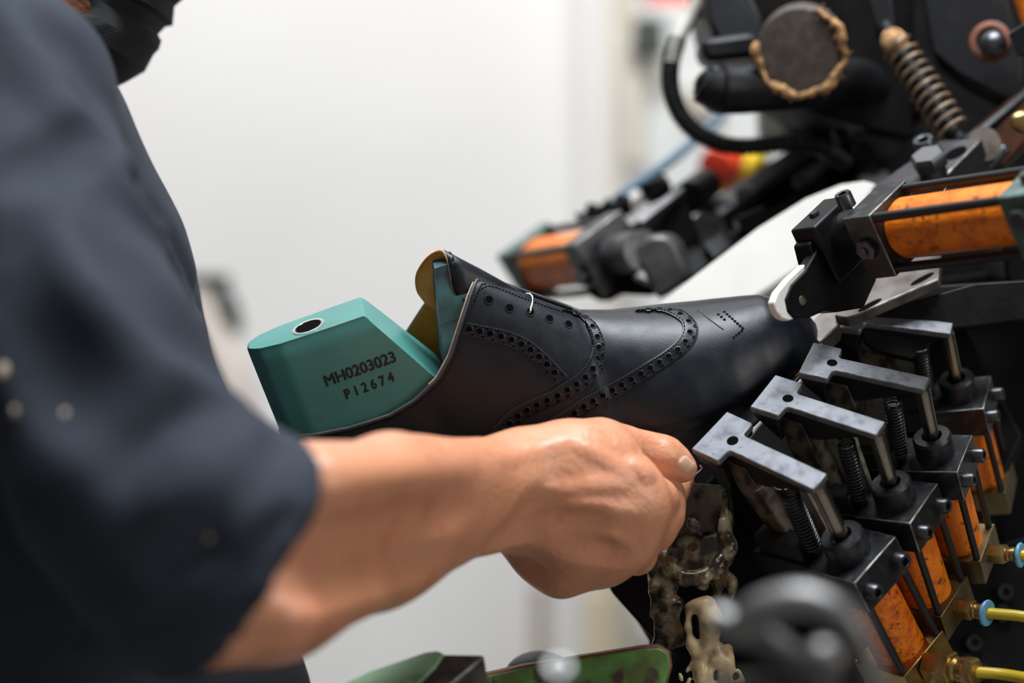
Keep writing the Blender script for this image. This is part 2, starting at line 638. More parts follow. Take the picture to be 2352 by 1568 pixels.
def sheet(name, mb, mats, parent, thick, flip=False, sub=0):
    """an open leather sheet with thickness, its lining on the inner side"""
    me = bpy.data.meshes.new(name)
    off = origin_of(parent)
    me.from_pydata([v - off for v in mb.v], [], [f[::-1] for f in mb.f] if flip else mb.f)
    bm = bmesh.new()
    bm.from_mesh(me)
    bmesh.ops.remove_doubles(bm, verts=bm.verts, dist=0.00005)
    bm.to_mesh(me)
    bm.free()
    for m in mats:
        me.materials.append(MATS[m])
    me.polygons.foreach_set("use_smooth", [True] * len(me.polygons))
    o = bpy.data.objects.new(name, me)
    COL.objects.link(o)
    o.parent = parent
    so = o.modifiers.new("Solidify", "SOLIDIFY")
    so.thickness = thick
    so.offset = -1
    so.material_offset = 1
    so.material_offset_rim = 2 if len(mats) > 2 else 0
    return o


both = MB().add(up.v, up.f).add(far_up.v, far_up.f)
# make the faces look outward, so that the lining is the inner side
f0 = up.f[60 * 48 + 20]
p = [up.v[i] for i in f0]
nrm = (p[1] - p[0]).cross(p[2] - p[0])
upper = sheet("upper", both, ["leather", "lining", "leather_edge"], shoe, 0.0018, flip=nrm.dot(SN) < 0)

# tongue: a sheet arched over the cone of the last
tc = [(130, 8.5, 82), (126, 10, 90), (122, 11.5, 100), (120, 11.5, 110), (121.5, 8.5, 120.5), (122.5, 4.5, 128), (121, -2, 130.5), (115, -7, 128.5), (109, -11, 124), (102.5, -16, 116), (100, -18.5, 106), (102, -19, 97)]
tcr = resample(tc, 44)
secs = [(0, 0, 1.0), (7, -8, .98), (16, -18, .94), (27, -31, .85), (38, -44, .75), (52, -58, .6), (62, -68, .5)]
tv = [S(q.x + dx, q.y * k, q.z + dz) for dx, dz, k in secs for q in tcr]
n = len(tcr)
tf = [(i * n + j, i * n + j + 1, (i + 1) * n + j + 1, (i + 1) * n + j) for i in range(len(secs) - 1) for j in range(n - 1)]
tm = MB().add(tv, tf)
p = [tv[i] for i in tf[20]]
nr = (p[1] - p[0]).cross(p[2] - p[0])
tongue = sheet("tongue", tm, ["leather", "lining", "raw_edge"], shoe, 0.0021, flip=nr.dot(SU + SN * .3) < 0)
tongue["label"] = "black leather tongue with a tan lining and raw edge"
st = MB()
for i in range(2, n - 14, 1):
    if i % 2 == 0:
        a, b = S(tcr[i].x + 3.2, tcr[i].y * 1.03 + .2, tcr[i].z - 3.4), S(tcr[i + 1].x + 3.2, tcr[i + 1].y * 1.03 + .2, tcr[i + 1].z - 3.4)
        o_ = (SU * .5 + SN * .6) * .0006
        st.tube([a + o_, b + o_], 0.0004, 6, 2)
make("stitching", st, "leather_stitch", tongue)


def band(name, A, B, n, hi, lo, m="leather", parent=shoe, cols=8):
    """a strip of leather lying on the upper between two seam lines, thicker along the first"""
    A, B = resample(A, n), resample(B, n)
    vs, fs = [], []
    for a, b in zip(A, B):
        for j in range(-1, cols + 2):
            t = min(max(j / cols, 0), 1)
            q = a.lerp(b, t)
            loc, nn = hit(UPB, q.x, q.y)
            h = hi + (lo - hi) * t
            h *= min(1.0, 0.55 + 2.2 * min(t, 1 - t) + .1)
            vs.append(loc + nn * (h if 0 <= j <= cols else -0.0006))
    k = cols + 3
    for i in range(n - 1):
        for j in range(k - 1):
            fs.append((i * k + j, i * k + j + 1, (i + 1) * k + j + 1, (i + 1) * k + j))
    mb = MB().add(vs, fs)
    o = make(name, mb, m, parent, sharp=60)
    return o, A, B


def seam(pts, every, off, bv=UPB, h=0.0009, w=0.00032, gap=0.35):
    """a row of single stitches along a line on the leather; off shifts the line in pixels to its left"""
    mb = MB()
    line = resample(pts, 200)
    L = sum((b - a).length for a, b in zip(line, line[1:]))
    k = max(int(L / every), 4)
    line = resample(pts, k * 2 + 1)
    for i in range(k):
        a, b = line[2 * i], line[2 * i + 1].lerp(line[2 * i + 2], 1 - gap * 2)
        t = (b - a).normalized()
        nn = Vector((t.y, -t.x, 0)) * off
        q = []
        ok = True
        for c in (a + nn, (a + b) / 2 + nn, b + nn):
            loc, no = hit(bv, c.x, c.y)
            ok = ok and abs(no.dot((loc - CAM).normalized())) > .2
            q.append(loc + no * h)
        if not ok or (q[2] - q[0]).length > .006:
            continue
        q[0] -= no * w * .8
        q[2] -= no * w * .8
        mb.tube(q, w, 6, 2)
    return mb


def holes(mid, wid, step, rb, rs, h, start=0.4):
    """brogue punching: big holes with a pair of small ones between them"""
    dark, rim = MB(), MB()
    def even(p_):
        p_ = [Vector((*v, 0)) for v in p_]
        out = []
        for i in range(400):
            t = i / 399 * (len(p_) - 1)
            j = min(int(t), len(p_) - 2)
            out.append(p_[j].lerp(p_[j + 1], t - j))
        return out

    L, W = even(mid), even(wid)
    length = sum((b - a).length for a, b in zip(L, L[1:]))
    k = int(length / step)
    for i in range(k):
        for f, kind in ((0, "b"), (.5, "s1"), (.5, "s2")):
            u = (i + start + f) / (k + .3)
            if u > 0.995:
                continue
            q = L[int(u * 399)].copy()
            r = rb if kind == "b" else rs
            if kind != "b":
                q += W[int(u * 399)] * (.30 if kind == "s1" else -.30)
            loc, nn = hit(UPB, q.x, q.y)
            if abs(nn.dot((loc - CAM).normalized())) < .2:
                continue
            M = frame(loc + nn * h, nn)
            dark.lathe(M, [(r, 0.0001), (r * .5, -0.00002)], 14)
            rim.lathe(M, [(r * 1.5, -0.0001), (r * 1.25, .00010), (r * 1.0, .00012), (r * .92, 0.0000)], 14, cap=False)
    return dark, rim


def brogue(A, B, n, hi, lo, step, rb=0.00155, rs=0.00078):
    b, A2, B2 = band("brogue_band", A, B, n, hi, lo)
    mid = [(p_ + q_) / 2 for p_, q_ in zip(A2, B2)]
    wid = [q_ - p_ for p_, q_ in zip(A2, B2)]
    d, r = holes([(v.x, v.y) for v in mid[::4]], [(v.x, v.y) for v in wid[::4]], step, rb, rs, (hi + lo) / 2 + 0.00012)
    make("perforation", d, "leather_hole", b)
    make("perforation_rim", r, "leather", b)
    sm = seam([(v.x * .86 + w.x * .14, v.y * .86 + w.y * .14) for v, w in zip(A2[::4], B2[::4])], 7.5, 0, h=hi * .92 + .00012)
    make("stitching", sm, "leather_stitch", b)
    sm = seam([(v.x * .12 + w.x * .88, v.y * .12 + w.y * .88) for v, w in zip(A2[::4], B2[::4])], 7.5, 0, h=lo + .00025)
    make("stitching", sm, "leather_stitch", b)
    return b


brogue([(1291, 713), (1325, 725), (1346, 748), (1358, 774), (1358, 805), (1344, 836), (1321, 859), (1291, 878), (1260, 897), (1214, 916), (1176, 937), (1149, 962), (1130, 985), (1117, 1008), (1110, 1040)],
       [(1333, 722), (1364, 738), (1383, 767), (1391, 797), (1390, 828), (1379, 858), (1356, 885), (1325, 906), (1291, 924), (1249, 943), (1214, 962), (1184, 985), (1165, 1000), (1153, 1018), (1146, 1048)], 120, .0016, .0006, 25)
brogue([(1459, 716), (1509, 715), (1543, 726), (1566, 744), (1564, 767), (1547, 790), (1517, 813), (1478, 836), (1440, 859), (1402, 878), (1360, 901), (1325, 920), (1291, 943), (1253, 968), (1215, 1000)],
       [(1500, 711), (1566, 713), (1593, 732), (1605, 755), (1599, 782), (1582, 805), (1551, 828), (1513, 853), (1475, 878), (1436, 901), (1398, 922), (1367, 939), (1344, 954), (1325, 968), (1285, 1002)], 120, .0015, .0005, 25)
brogue([(1073, 738), (1126, 748), (1172, 759), (1214, 778), (1249, 805), (1276, 832), (1306, 866)],
       [(1061, 769), (1115, 782), (1153, 793), (1195, 809), (1230, 836), (1253, 859), (1277, 883)], 70, .0011, .0006, 24, .0017, .00065)

# bound edge and its stitches along the topline and the facing
edge = [(x, s_y(x, tl_near(x)) + 1.6 * min(1, max(0, (x - 2) / 12)), min(tl_near(x), s_h(x) - .4)) for x in list(range(4, 128, 3)) + [128, 130, 132, 134, 137]]
mb = MB().tube([S(x, y + .15, z + .1) for x, y, z in edge], 0.0011, 10, 3)
make("edge_binding", mb, "leather_edge", shoe)
mb = MB()
for i in range(1, len(edge) - 1):
    for t in (0, .5):
        a = [edge[i][j] + (edge[i + 1][j] - edge[i][j]) * t for j in range(3)]
        b = [edge[i][j] + (edge[i + 1][j] - edge[i][j]) * (t + .3) for j in range(3)]
        n_ = 0.6
        dx = 1.6 if a[0] > 85 else 0
        mb.tube([S(a[0] + dx, s_y(a[0] + dx, a[2] - 2.2) + 2.2, a[2] - 2.2), S(b[0] + dx, s_y(b[0] + dx, b[2] - 2.2) + 2.2, b[2] - 2.2)], .0004, 6, 1)
make("stitching", mb, "leather_stitch", shoe)
mb = seam([(1092, 690), (1100, 668), (1113, 659), (1135, 659), (1200, 684), (1260, 705), (1295, 717)], 8, 0, h=.0004)
make("stitching", mb, "leather_stitch", shoe)
# raw tan edge of the facing
mb = MB().tube([S(x - 1.0, y - .8, z + .5) for x, y, z in edge if x > 88], 0.00055, 8, 3)
make("raw_edge", mb, "raw_edge", shoe)
# counter seam at the heel
mb = seam([(707, 994), (710, 1010), (713, 1030)], 8, 0, h=.0003)
make("stitching", mb, "leather_stitch", shoe)

for px, py in ((1123, 688), (1170, 707), (1218, 716), (1262, 731), (1306, 744)):
    loc, nn = hit(UPB, px, py)
    M = frame(loc + nn * .0001, nn)
    ey = make("eyelet", MB().lathe(M, [(.0030, -.0002), (.0027, .0003), (.0022, .0003), (.0020, 0)], 20, cap=False), "leather", shoe)
    make("hole", MB().lathe(M, [(.0020, .0002), (.0008, .00004)], 18), "leather_hole", ey)

q = []
for px, py, h in ((1215, 719, -.0006), (1217, 714, .0010), (1221, 700, .0012), (1221, 686, .0012), (1214, 679, .0014), (1200, 671, .0012), (1190, 667, .0006)):
    loc, nn = hit(UPB, px, py)
    q.append(loc + nn * h)
lacewire = make("staple_wire", MB().tube(q, .00065, 8, 6), "wire", shoe)
lacewire["label"] = "bright wire staple closing the facing"

# faint marks punched and creased on the toe cap
d = MB()
r_ = MB()
dots = [(1664 + i * 6, 716 + i * 5.4) for i in range(8)] + [(1704 - i * 6, 760 + i * 5) for i in range(4)] + [(1650 + i * 7, 722 + i * 6) for i in range(3)]
for px, py in dots:
    loc, nn = hit(UPB, px, py)
    M = frame(loc + nn * .0001, nn)
    d.lathe(M, [(.0006, .0001), (.0003, 0)], 10)
    r_.lathe(M, [(.0010, -.0001), (.0008, .0002), (.0006, .0001)], 10, cap=False)
pf = make("toe_medallion", d, "leather_hole", shoe)
make("perforation_rim", r_, "leather", pf)
cl = []
for px, py in ((1602, 712), (1625, 730), (1645, 745), (1662, 757)):
    loc, nn = hit(UPB, px, py)
    cl.append(loc + nn * .0001)
make("crease", MB().tube(cl, .00035, 6, 4), "leather_edge", shoe)


def lettering(name, text, p0, p1, hpx, bv, m, parent, lift, bold=0.0, stretch=1.0):
    """flat letters laid on a surface from p0 to p1 along the photograph's baseline"""
    cu = bpy.data.curves.new(name + "_outline", "FONT")
    cu.body = text
    cu.resolution_u = 4
    tmp = bpy.data.objects.new(name + "_outline", cu)
    COL.objects.link(tmp)
    dg = bpy.context.evaluated_depsgraph_get()
    me = bpy.data.meshes.new_from_object(tmp.evaluated_get(dg))
    bpy.data.objects.remove(tmp)
    bpy.data.curves.remove(cu)
    xs = [v.co.x for v in me.vertices]
    x0, x1 = min(xs), max(xs)
    h = 0.70
    a, b = Vector((*p0, 0)), Vector((*p1, 0))
    t = b - a
    u = Vector((t.y, -t.x, 0)).normalized() * hpx
    mb = MB()
    for k, (sx, sy) in enumerate(((0, 0), (1, 0), (-1, 0), (0, 1), (0, -1))[:5 if bold else 1]):
        n0 = len(mb.v)
        for v in me.vertices:
            q = a + t * ((v.co.x - x0) / (x1 - x0)) + u * (v.co.y / h) + Vector((sx, sy, 0)) * bold
            loc, nn = hit(bv, q.x, q.y)
            mb.v.append(loc + nn * (lift + k * .00001))
        mb.f += [tuple(i + n0 for i in p.vertices) for p in me.polygons]
    bpy.data.meshes.remove(me)
    return make(name, mb, m, parent)


lettering("stamped_lettering", "PROXOR", (1172, 751), (1243, 765), 17, UPB, "leather_stitch", shoe, .00012, 0.0)

# ---- the last, hinged: heel block and fore part
last = thing("shoe_last", "teal plastic shoe last with printed black numbers, standing inside the black brogue", "shoe last", S(60, 0, 0))


def ring_loft(zs, x0f, x1f, yf, n=40, nx=10):
    mb = MB()
    m = 2 * n
    for z in zs:
        a, b = x0f(z), x1f(z)
        pts = []
        for j in range(n):
            u = j / (n - 1)
            u = (0.55 * (0.5 - 0.5 * math.cos(math.pi * u)) + .45 * u)
            x = a + (b - a) * u
            pts.append((x, yf(x, z)))
        for x, y in pts:
            mb.v.append(S(x, y, z))
        for x, y in pts[::-1]:
            mb.v.append(S(x, -y, z))
    k = len(zs)
    for i in range(k - 1):
        for j in range(m):
            q = (j + 1) % m
            mb.f.append((i * m + j, i * m + q, (i + 1) * m + q, (i + 1) * m + j))
    mb.f.append(tuple(range(m)))
    mb.f.append(tuple((k - 1) * m + j for j in range(m)))
    return mb


l_hb = tab((0, 3), (40, 2), (100, 0), (115, 0), (120, 0))


def y_heel(x, z):
    e = 0.0
    if z > 112:
        e = 1.2
    y = max(s_y(max(x, 0.2), z, 1.0, 150) * (0.86 if z > 60 else 0.86 + .10 * (1 - z / 60)), 0.3)
    return max(y - e, 0.2)


cutx = lambda z: float(np.interp(z, (0, 40, 64, 112.5, 114), (108, 104, 97, 70, 68.5)))
backx = lambda z: float(np.interp(z, (0, 30, 60, 112.5, 114), (3, 1.5, 1.6, 0.6, 1.8)))
heel = make("heel_block", ring_loft([-5, 5, 15, 25, 35, 45, 55, 64, 72, 80, 88, 96, 104, 109, 112.3, 113.3, 114], backx, cutx, y_heel), "last_teal", last, sharp=50)
HB = bvh_of(ring_loft([-5, 5, 15, 25, 35, 45, 55, 64, 72, 80, 88, 96, 104, 109, 112.3, 113.3, 114], backx, cutx, y_heel))
lettering("printed_number", "MH0203023", (751, 887), (911, 829), 25, HB, "ink", heel, .00025, 1.2)
lettering("printed_number", "P 1 2 6 7 4", (797, 916), (907, 874), 22, HB, "ink", heel, .00025, 1.2)
M = frame(S(37, 3, 114), SU, SA)
th = make("thimble_ring", MB().lathe(M, [(.0095, -.001), (.0095, .0004), (.0078, .0005), (.0072, -.002), (.007, -.012)], 36, cap=False), "chrome", last)
make("thimble_hole", MB().lathe(M, [(.0074, .0003), (.004, .0001)], 30), "leather_hole", th)

fx0 = lambda z: float(np.interp(z, (-2, 40, 64, 122, 123.5), (112, 108, 99.5, 113.2, 114)))


def fx1(z):
    xs_ = np.linspace(309, 110, 200)
    for x in xs_:
        if s_h(x) - 3 > z:
            return float(max(x - 3, fx0(z) + 10))
    return float(np.interp(z, (100, 124), (135, 126)))


def y_fore(x, z):
    return max(min(s_y(x, min(z, s_h(x) - 2), 3.0), 15 if z > 90 else 60) * .93 if s_h(x) - 2 > z else 3.0, 6.5 if z > 60 and x < 140 else 1.0)


make("fore_part", ring_loft([-2, 6, 14, 22, 30, 38, 46, 54, 62, 70, 78, 86, 94, 102, 110, 118, 122, 123.5], fx0, fx1, y_fore), "last_dark", last, sharp=45)


# ================================================================== PINCER UNITS
def triad(W, Sd):
    W = Vector(W).normalized()
    Sd = Vector(Sd)
    Sd = (Sd - W * Sd.dot(W)).normalized()
    F = -(W.cross(Sd))
    return -Sd, F, W


def place(o, W, Sd, k=1.0):
    x, y, z = triad(W, Sd)
    M = Matrix((x * k, y * k, z * k)).transposed().to_4x4()
    M.translation = o
    return M


ID = Matrix.Identity(4)
V = Vector


def sm(x, y, z):
    return Vector((x, y, z)) * 0.001


def T(x, y, z):
    return Matrix.Translation(sm(x, y, z))


def slab(name, pts, d, depth, m, parent=None, n=(0, -1, 0), bevel=.002, sub=None):
    n = V(n).normalized()
    parent = parent or lm
    o = on_plane([pts[0]], P(pts[0][0], pts[0][1], d), V((0, -1, 0)))[0]
    cx, cy = sum(p[0] for p in pts) / len(pts), sum(p[1] for p in pts) / len(pts)
    return make(name, MB().prism(on_plane(pts, P(cx, cy, d), n), -n * depth), m, parent, bevel)


def pincer_unit(M, label):
    t = thing("pincer_unit", label, "machine clamp", None, "pincer units around the shoe toe", M)
    L = dict(local=True)
    make("piston_block", MB().box(T(0, 0, -11.5), sm(19, 19, 11.5)), "block_steel", t, .0006, **L)
    make("collar", MB().lathe(ID, [(.0125, -.0005), (.0125, .0125), (.0113, .014), (.0066, .014), (.0060, .0132), (.0060, .009)], 40), "block_steel", t, **L)
    make("piston_rod", MB().cyl(sm(0, 0, 8), sm(0, 2, 51), .0047), "rod_steel", t, **L)
    for sx in (12.5, -12.5):
        make("bolt", MB().socket(frame(sm(sx, 18.8, -11.5), (0, 1, 0)), .0047, .0072), "bolt_steel", t, **L)
    make("tube", MB().cyl(sm(0, 0, -22.5), sm(0, 0, -73.5), .0153, n=48), "orange_paint", t, **L)
    for sx in (-1, 1):
        for sy in (-1, 1):
            make("tie_rod", MB().cyl(sm(15.8 * sx, 15.8 * sy, -22.5), sm(15.8 * sx, 15.8 * sy, -74), .0023, n=14), "tie_rod", t, **L)
    make("end_block", MB().box(T(0, 0, -82.5), sm(19, 19, 9.5)), "brass_block", t, .0005, **L)
    # pincer: T-shaped steel arm
    u, nn, x = V((0, -.962, .272)), V((0, .272, .962)), V((1, 0, 0))
    o = sm(0, 6, 54.7)
    pt = lambda a, b, c=0: o + u * a * .001 + x * b * .001 + nn * c * .001
    out = [(0, -6.4), (57, -6.4), (58.5, -7.5), (59, -15), (60, -16), (78, -16), (78, 16), (60, 16), (59, 15), (58.5, 7.5), (57, 6.4), (0, 6.4)]
    mb = MB().prism([pt(a, b) for a, b in out], nn * -.0045)
    arm = make("pincer_arm", mb, "pincer_steel", t, .0006, **L)
    arm["label"] = "bright T-shaped steel pincer"
    rib = [(1, -3), (2, -6), (14, -8), (38, -20), (50, -21), (56, -10), (66, -11), (77.5, -6), (77.5, -4), (58, -4)]
    make("arm_rib", MB().prism([pt(a, -5.9, c) for a, c in rib], x * .0118), "machine_dark", t, .0005, **L)
    make("jaw_side", MB().prism([pt(a, -15.6, c) for a, c in [(60, -4.3), (77.6, -4.3), (74, -9), (61, -10)]], x * .0312), "machine_dark", t, .0005, **L)
    hm = frame(pt(61, 0, .1), nn)
    make("screw_hole", MB().lathe(hm, [(.0033, .0001), (.0030, .0002), (.0026, -.0008 + .001), (.0012, .00005)], 24), "leather_hole", t, **L)
    make("jaw_post", MB().prism([sm(-7, -44, 58), sm(-7, -58, 62), sm(-7, -60, 40), sm(-7, -50, 0), sm(-7, -36, -6)], sm(14, 0, 0)), "tan_plate", t, .0008, **L)
    make("lower_jaw", MB().prism([pt(a, -12, c) for a, c in [(62, -12), (76, -9), (75, -13), (60, -24)]], x * .024), "machine_dark", t, .0006, **L)
    make("spring", MB().coil(sm(6, -17, 47), sm(6, -21, 5), .0050, .0008, 17), "spring_wire", t, **L)
    make("spring_pin", MB().cyl(sm(6, -21, 8), sm(2, -21, -6), .0032).cyl(sm(10, -21, 5), sm(0, -21, 5), .0018), "machine_grey", t, **L)
    make("base_bracket", MB().box(T(0, -41, -9), sm(17, 22.5, 8)).box(T(9, -40, 4), sm(6, 18, 7)), "machine_dark", t, .0008, **L)
    make("back_plate", MB().box(T(-9, -38, 16), sm(2, 17, 26)), "grease_plate", t, .0005, **L)
    return t


UW = [V((-.439, -.478, .760)), V((-.335, -.486, .808)), V((-.293, -.509, .809)), V((-.30, -.50, .81))]
US = [V((.654, .41, .636)), V((.537, .606, .586)), V((.383, .713, .587)), V((.30, .80, .52))]
UO = [P(1952, 1269, 1.328), P(2058, 1148, 1.342), P(2150, 1040, 1.358), P(2205, 905, 1.425)]
UK = [1.0, .93, .89, .86]
labels = ["pincer unit nearest the hand, its orange cylinder blistered and rough",
          "second pincer unit from the hand, with the bright blue tube collar at its foot",
          "third pincer unit from the hand, dark arm beside the toe under the slotted steel plate",
          "shadowed pincer unit deepest in the machine, behind the other three at the toe tip"]
UM = [place(UO[i], UW[i], US[i], UK[i]) for i in range(4)]
unit = pincer_unit(UM[0], labels[0])
units = [unit]
for i in range(1, 4):
    c = dup(unit, UM[i])
    c["label"] = labels[i]
    units.append(c)
for ch in unit.children:
    if ch.name.split(".")[0] == "tube":
        ch.data = ch.data.copy()
        ch.data.materials[0] = MATS["orange_rough"]
    if ch.name.split(".")[0] == "end_block":
        ch.data = ch.data.copy()
        ch.data.materials[0] = MATS["brass"]

# fittings and air tubes at the feet of the first three
for i in range(3):
    M = UM[i]
    rt = units[i]
    L = dict(local=True)
    dr = V((.05, 1, .0)) if i else V((-.15, 1, -.0))
    o = sm(0, 19, -82)
    F0 = frame(o, dr, (0, 0, 1))
    k = 1.5 if i == 0 else 1.0
    fit = make("fitting", MB().lathe(F0, [(.0062 * k, 0), (.0066 * k, .001), (.0066 * k, .010 * k), (.006 * k, .011 * k)], 6)
               .lathe(F0, [(.0042 * k, .010 * k), (.0048 * k, .0125 * k), (.0042 * k, .0135 * k), (.0050 * k, .0145 * k), (.0050 * k, .017 * k), (.0040 * k, .018 * k)], 24), "brass", rt, **L)
    if i == 0:
        make("nut", MB().lathe(F0 @ T(0, 0, 22), [(.0075, 0), (.0082, .0015), (.0082, .008), (.007, .010)], 6), "brass", fit, **L)
    else:
        make("release_collar", MB().lathe(F0 @ T(0, 0, 19), [(.0050, -.001), (.0078, 0), (.0082, .001), (.0078, .002), (.0052, .0024), (.0036, .0018)], 32), "blue_plastic", fit, **L)
    a = M @ (o + dr.normalized() * (.0285 if i == 0 else .019))
    b = M @ (o + dr.normalized() * .034) + V((.012, 0, -.0006))
    ends = [P(2460, 1585, 1.30), P(2470, 1492, 1.345), P(2490, 1330, 1.36)][i]
    mbt = MB().tube([a, b, b.lerp(ends, .5) + V((0, 0, .001)), ends, ends + V((.05, .12, -.02))], .0032, 14, 8)
    tag(make("air_tube", mbt, "yellow_tube"),
        ["yellow air tube leaving the large brass nut of the blistered cylinder", "yellow air tube leaving the nearer blue collar, second cylinder",
         "yellow air tube leaving the farther blue collar, at the right edge"][i], "air tube", "yellow air tubes at the cylinders")


# ================================================================== SIDE CLAMP CYLINDERS
def clamp_cylinder(M, label, tl, capmat):
    """square end blocks, orange tube and four tie rods along local z; tl: tube length in mm"""
    t = thing("clamp_cylinder", label, "machine clamp", None, None, M)
    L = dict(local=True)
    make("front_block", MB().box(T(0, 0, 10), sm(20.5, 20.5, 10)), "block_steel", t, .0006, **L)
    make("tube", MB().lathe(T(0, 0, 20), [(.0150, 0), (.0178, .004), (.0178, tl * .001)], 48), "orange_paint", t, **L)
    for sx in (-1, 1):
        for sy in (-1, 1):
            make("tie_rod", MB().cyl(sm(16.8 * sx, 16.8 * sy, 19), sm(16.8 * sx, 16.8 * sy, tl + 22), .0029, n=16), "tie_rod", t, **L)
    make("end_cap", MB().box(T(0, 0, tl + 32), sm(20.5, 20.5, 12)), capmat, t, .001, **L)
    make("cap_bolt", MB().hexhead(frame(sm(-20, 8, tl + 32), (-1, 0, 0)), .006, .006).hexhead(frame(sm(-4, 20, tl + 34), (0, 1, 0)), .006, .006), "bolt_steel", t, **L)
    return t


E1, EU, EA = V((.605, .593, .531)), V((-.434, -.313, .845)), V((.666, -.74, .067))
CM = Matrix((E1, EU, EA)).transposed().to_4x4()
CM = CM @ Matrix.Diagonal((.95, .95, .95, 1))
CM.translation = P(2008, 532, 1.345)
rc = clamp_cylinder(CM, "orange clamp cylinder above the pincers, its rounded black pad on the shoe toe", 89, "green_enamel")
L = dict(local=True)
make("collar", MB().lathe(ID, [(.0150, .001), (.0150, -.018), (.0135, -.024)], 40), "machine_dark", rc, **L)
make("clamp_head", MB().box(T(-3, -1, -31), sm(19, 19.5, 9.5)), "machine_dark", rc, .0015, **L)
make("bolt", MB().socket(frame(sm(-4, 20.3, -7), (0, 1, 0)), .0052, .009), "bolt_steel", rc, **L)
make("bolt", MB().hexhead(frame(sm(-6, 17.8, -32), (0, 1, 0)), .0034, .003), "bolt_steel", rc, **L)
nut = make("nut", MB().hexhead(frame(sm(-20.4, 0, 9), (-1, 0, 0)), .0068, .005, .18), "bolt_steel", rc, **L)
make("stud", MB().cyl(sm(-24, 0, 9), sm(-27, 0, 9), .0028), "bolt_steel", nut, **L)
Ci = CM.inverted()
po = CM @ sm(0, 0, -25)
pad = [(1885, 560), (1850, 622), (1818, 655), (1805, 688), (1810, 714), (1826, 731), (1862, 729), (1900, 712), (1925, 690), (1965, 630), (1950, 560)]
mb = MB().prism([Ci @ q for q in on_plane(pad, po, EA)], sm(0, 0, -8))
make("pad", mb, "machine_black", rc, .0012, **L)
rim = [(1852, 606), (1815, 640), (1790, 670), (1781, 694), (1785, 714), (1798, 730), (1814, 736), (1827, 732), (1811, 715), (1806, 688), (1819, 656), (1851, 623)]
make("pad_face", MB().prism([Ci @ (q - EA * .0008) for q in on_plane(rim, po, EA)], sm(0, 0, -5.5)), "white_pad", rc, .0008, **L)
body = [(1864, 560), (1885, 530), (1975, 560), (2020, 640), (1990, 706), (1930, 716), (1893, 712), (1888, 640), (1874, 600)]
make("pad_arm", MB().prism([Ci @ (q - EA * .0015) for q in on_plane(body, po, EA)], sm(0, 0, -13)), "machine_black", rc, .0012, **L)
qs = on_plane([(1843, 690)], po, EA)[0]
make("pad_rivet", MB().lathe(frame(Ci @ qs, (0, 0, 1)), [(.0032, -.0005), (.0028, .0004), (.001, .0008)], 16), "tan_plate", rc, **L)

# slide block beside the cylinder, with its two bolts
sb = thing("slide_block", "ground steel slide block with a hexagonal bolt, behind the upper orange cylinder", "machine part", P(2150, 400, 1.46))
nU = V((-.35, -.5, .79))
o0 = P(2170, 365, 1.46)
top = on_plane([(2000, 432), (2160, 322), (2256, 318), (2163, 412), (2040, 460)], o0, nU)
make("block", MB().prism(top, nU * -.03), "brushed_steel", sb, .0008)
slot = on_plane([(2030 + 40 * math.cos(a) * 1.0 + 25 * math.sin(a) * .3, 410 - 26 * math.cos(a) + 14 * math.sin(a)) for a in np.linspace(0, 6.28, 20)[:-1]], o0, nU)
slot2 = on_plane([(2195 + 26 * math.cos(a), 352 - 10 * math.cos(a) + 12 * math.sin(a)) for a in np.linspace(0, 6.28, 20)[:-1]], o0, nU)
make("slot", MB().prism([q + nU * .0003 for q in slot2], nU * -.004), "leather_hole", sb)
hb = on_plane([(2145, 402)], o0, nU)[0]
x_ = V((.8, .5, .3))
make("bolt", MB().hexhead(frame(hb + nU * .007, nU, x_), .0108, .0085, .13).cyl(hb - nU * .002, hb + nU * .007, .0085), "bolt_steel", sb)
hb = on_plane([(2130, 352)], o0, nU)[0]
make("bolt", MB().socket(frame(hb, nU), .0066, .0105), "bolt_steel", sb)
make("pivot_pin", MB().cyl(P(2235, 345, 1.49), P(2262, 330, 1.47), .0105), "worn_steel", sb)

# slotted plate under the cylinder
pl = thing("slotted_plate", "worn steel plate with two oval slots below the upper orange cylinder", "machine part", P(2040, 700, 1.43))
nP = V((-.25, -.52, .81))
o1 = P(2040, 680, 1.40)
top = on_plane([(1916, 724), (1996, 640), (2070, 590), (2162, 585), (2156, 640), (2100, 664), (1968, 722), (1945, 728)], o1, nP)
make("plate", MB().prism(top, nP * -.007), "worn_steel", pl, .0008)
for cx, cy in ((2118, 640), (1998, 700)):
    e = on_plane([(cx + 27 * math.cos(a) - 4 * math.sin(a), cy - 13 * math.cos(a) + 8 * math.sin(a)) for a in np.linspace(0, 6.283, 24)[:-1]], o1 + nP * .0002, nP)
    make("slot", MB().prism(e, nP * -.002), "leather_hole", pl)
slab("wedge", [(1972, 736), (2100, 690), (2240, 650), (2420, 640), (2420, 725), (2250, 748), (2165, 757), (2128, 800), (2095, 826), (2010, 806), (1985, 786)], 1.405, .012, "machine_black", pl, (-.15, -.97, .15), .001)
make("wedge", MB().prism(on_plane([(1912, 738), (1968, 735), (2160, 655), (2400, 640), (2400, 720), (2150, 755), (1990, 770), (1930, 755)], P(2040, 720, 1.44), V((-.1, -.9, .2))), V((0, .05, 0))), "machine_black", pl, .001)

# far clamp cylinder
a2 = V((.42, -.905, .03)).normalized()
e2 = V((.74, .35, .55))
e2 = (e2 - a2 * e2.dot(a2)).normalized()
u2 = a2.cross(e2)
FM = Matrix((e2, u2, a2)).transposed().to_4x4()
FM.translation = P(1228, 608, 1.70)
FM2 = FM.copy()
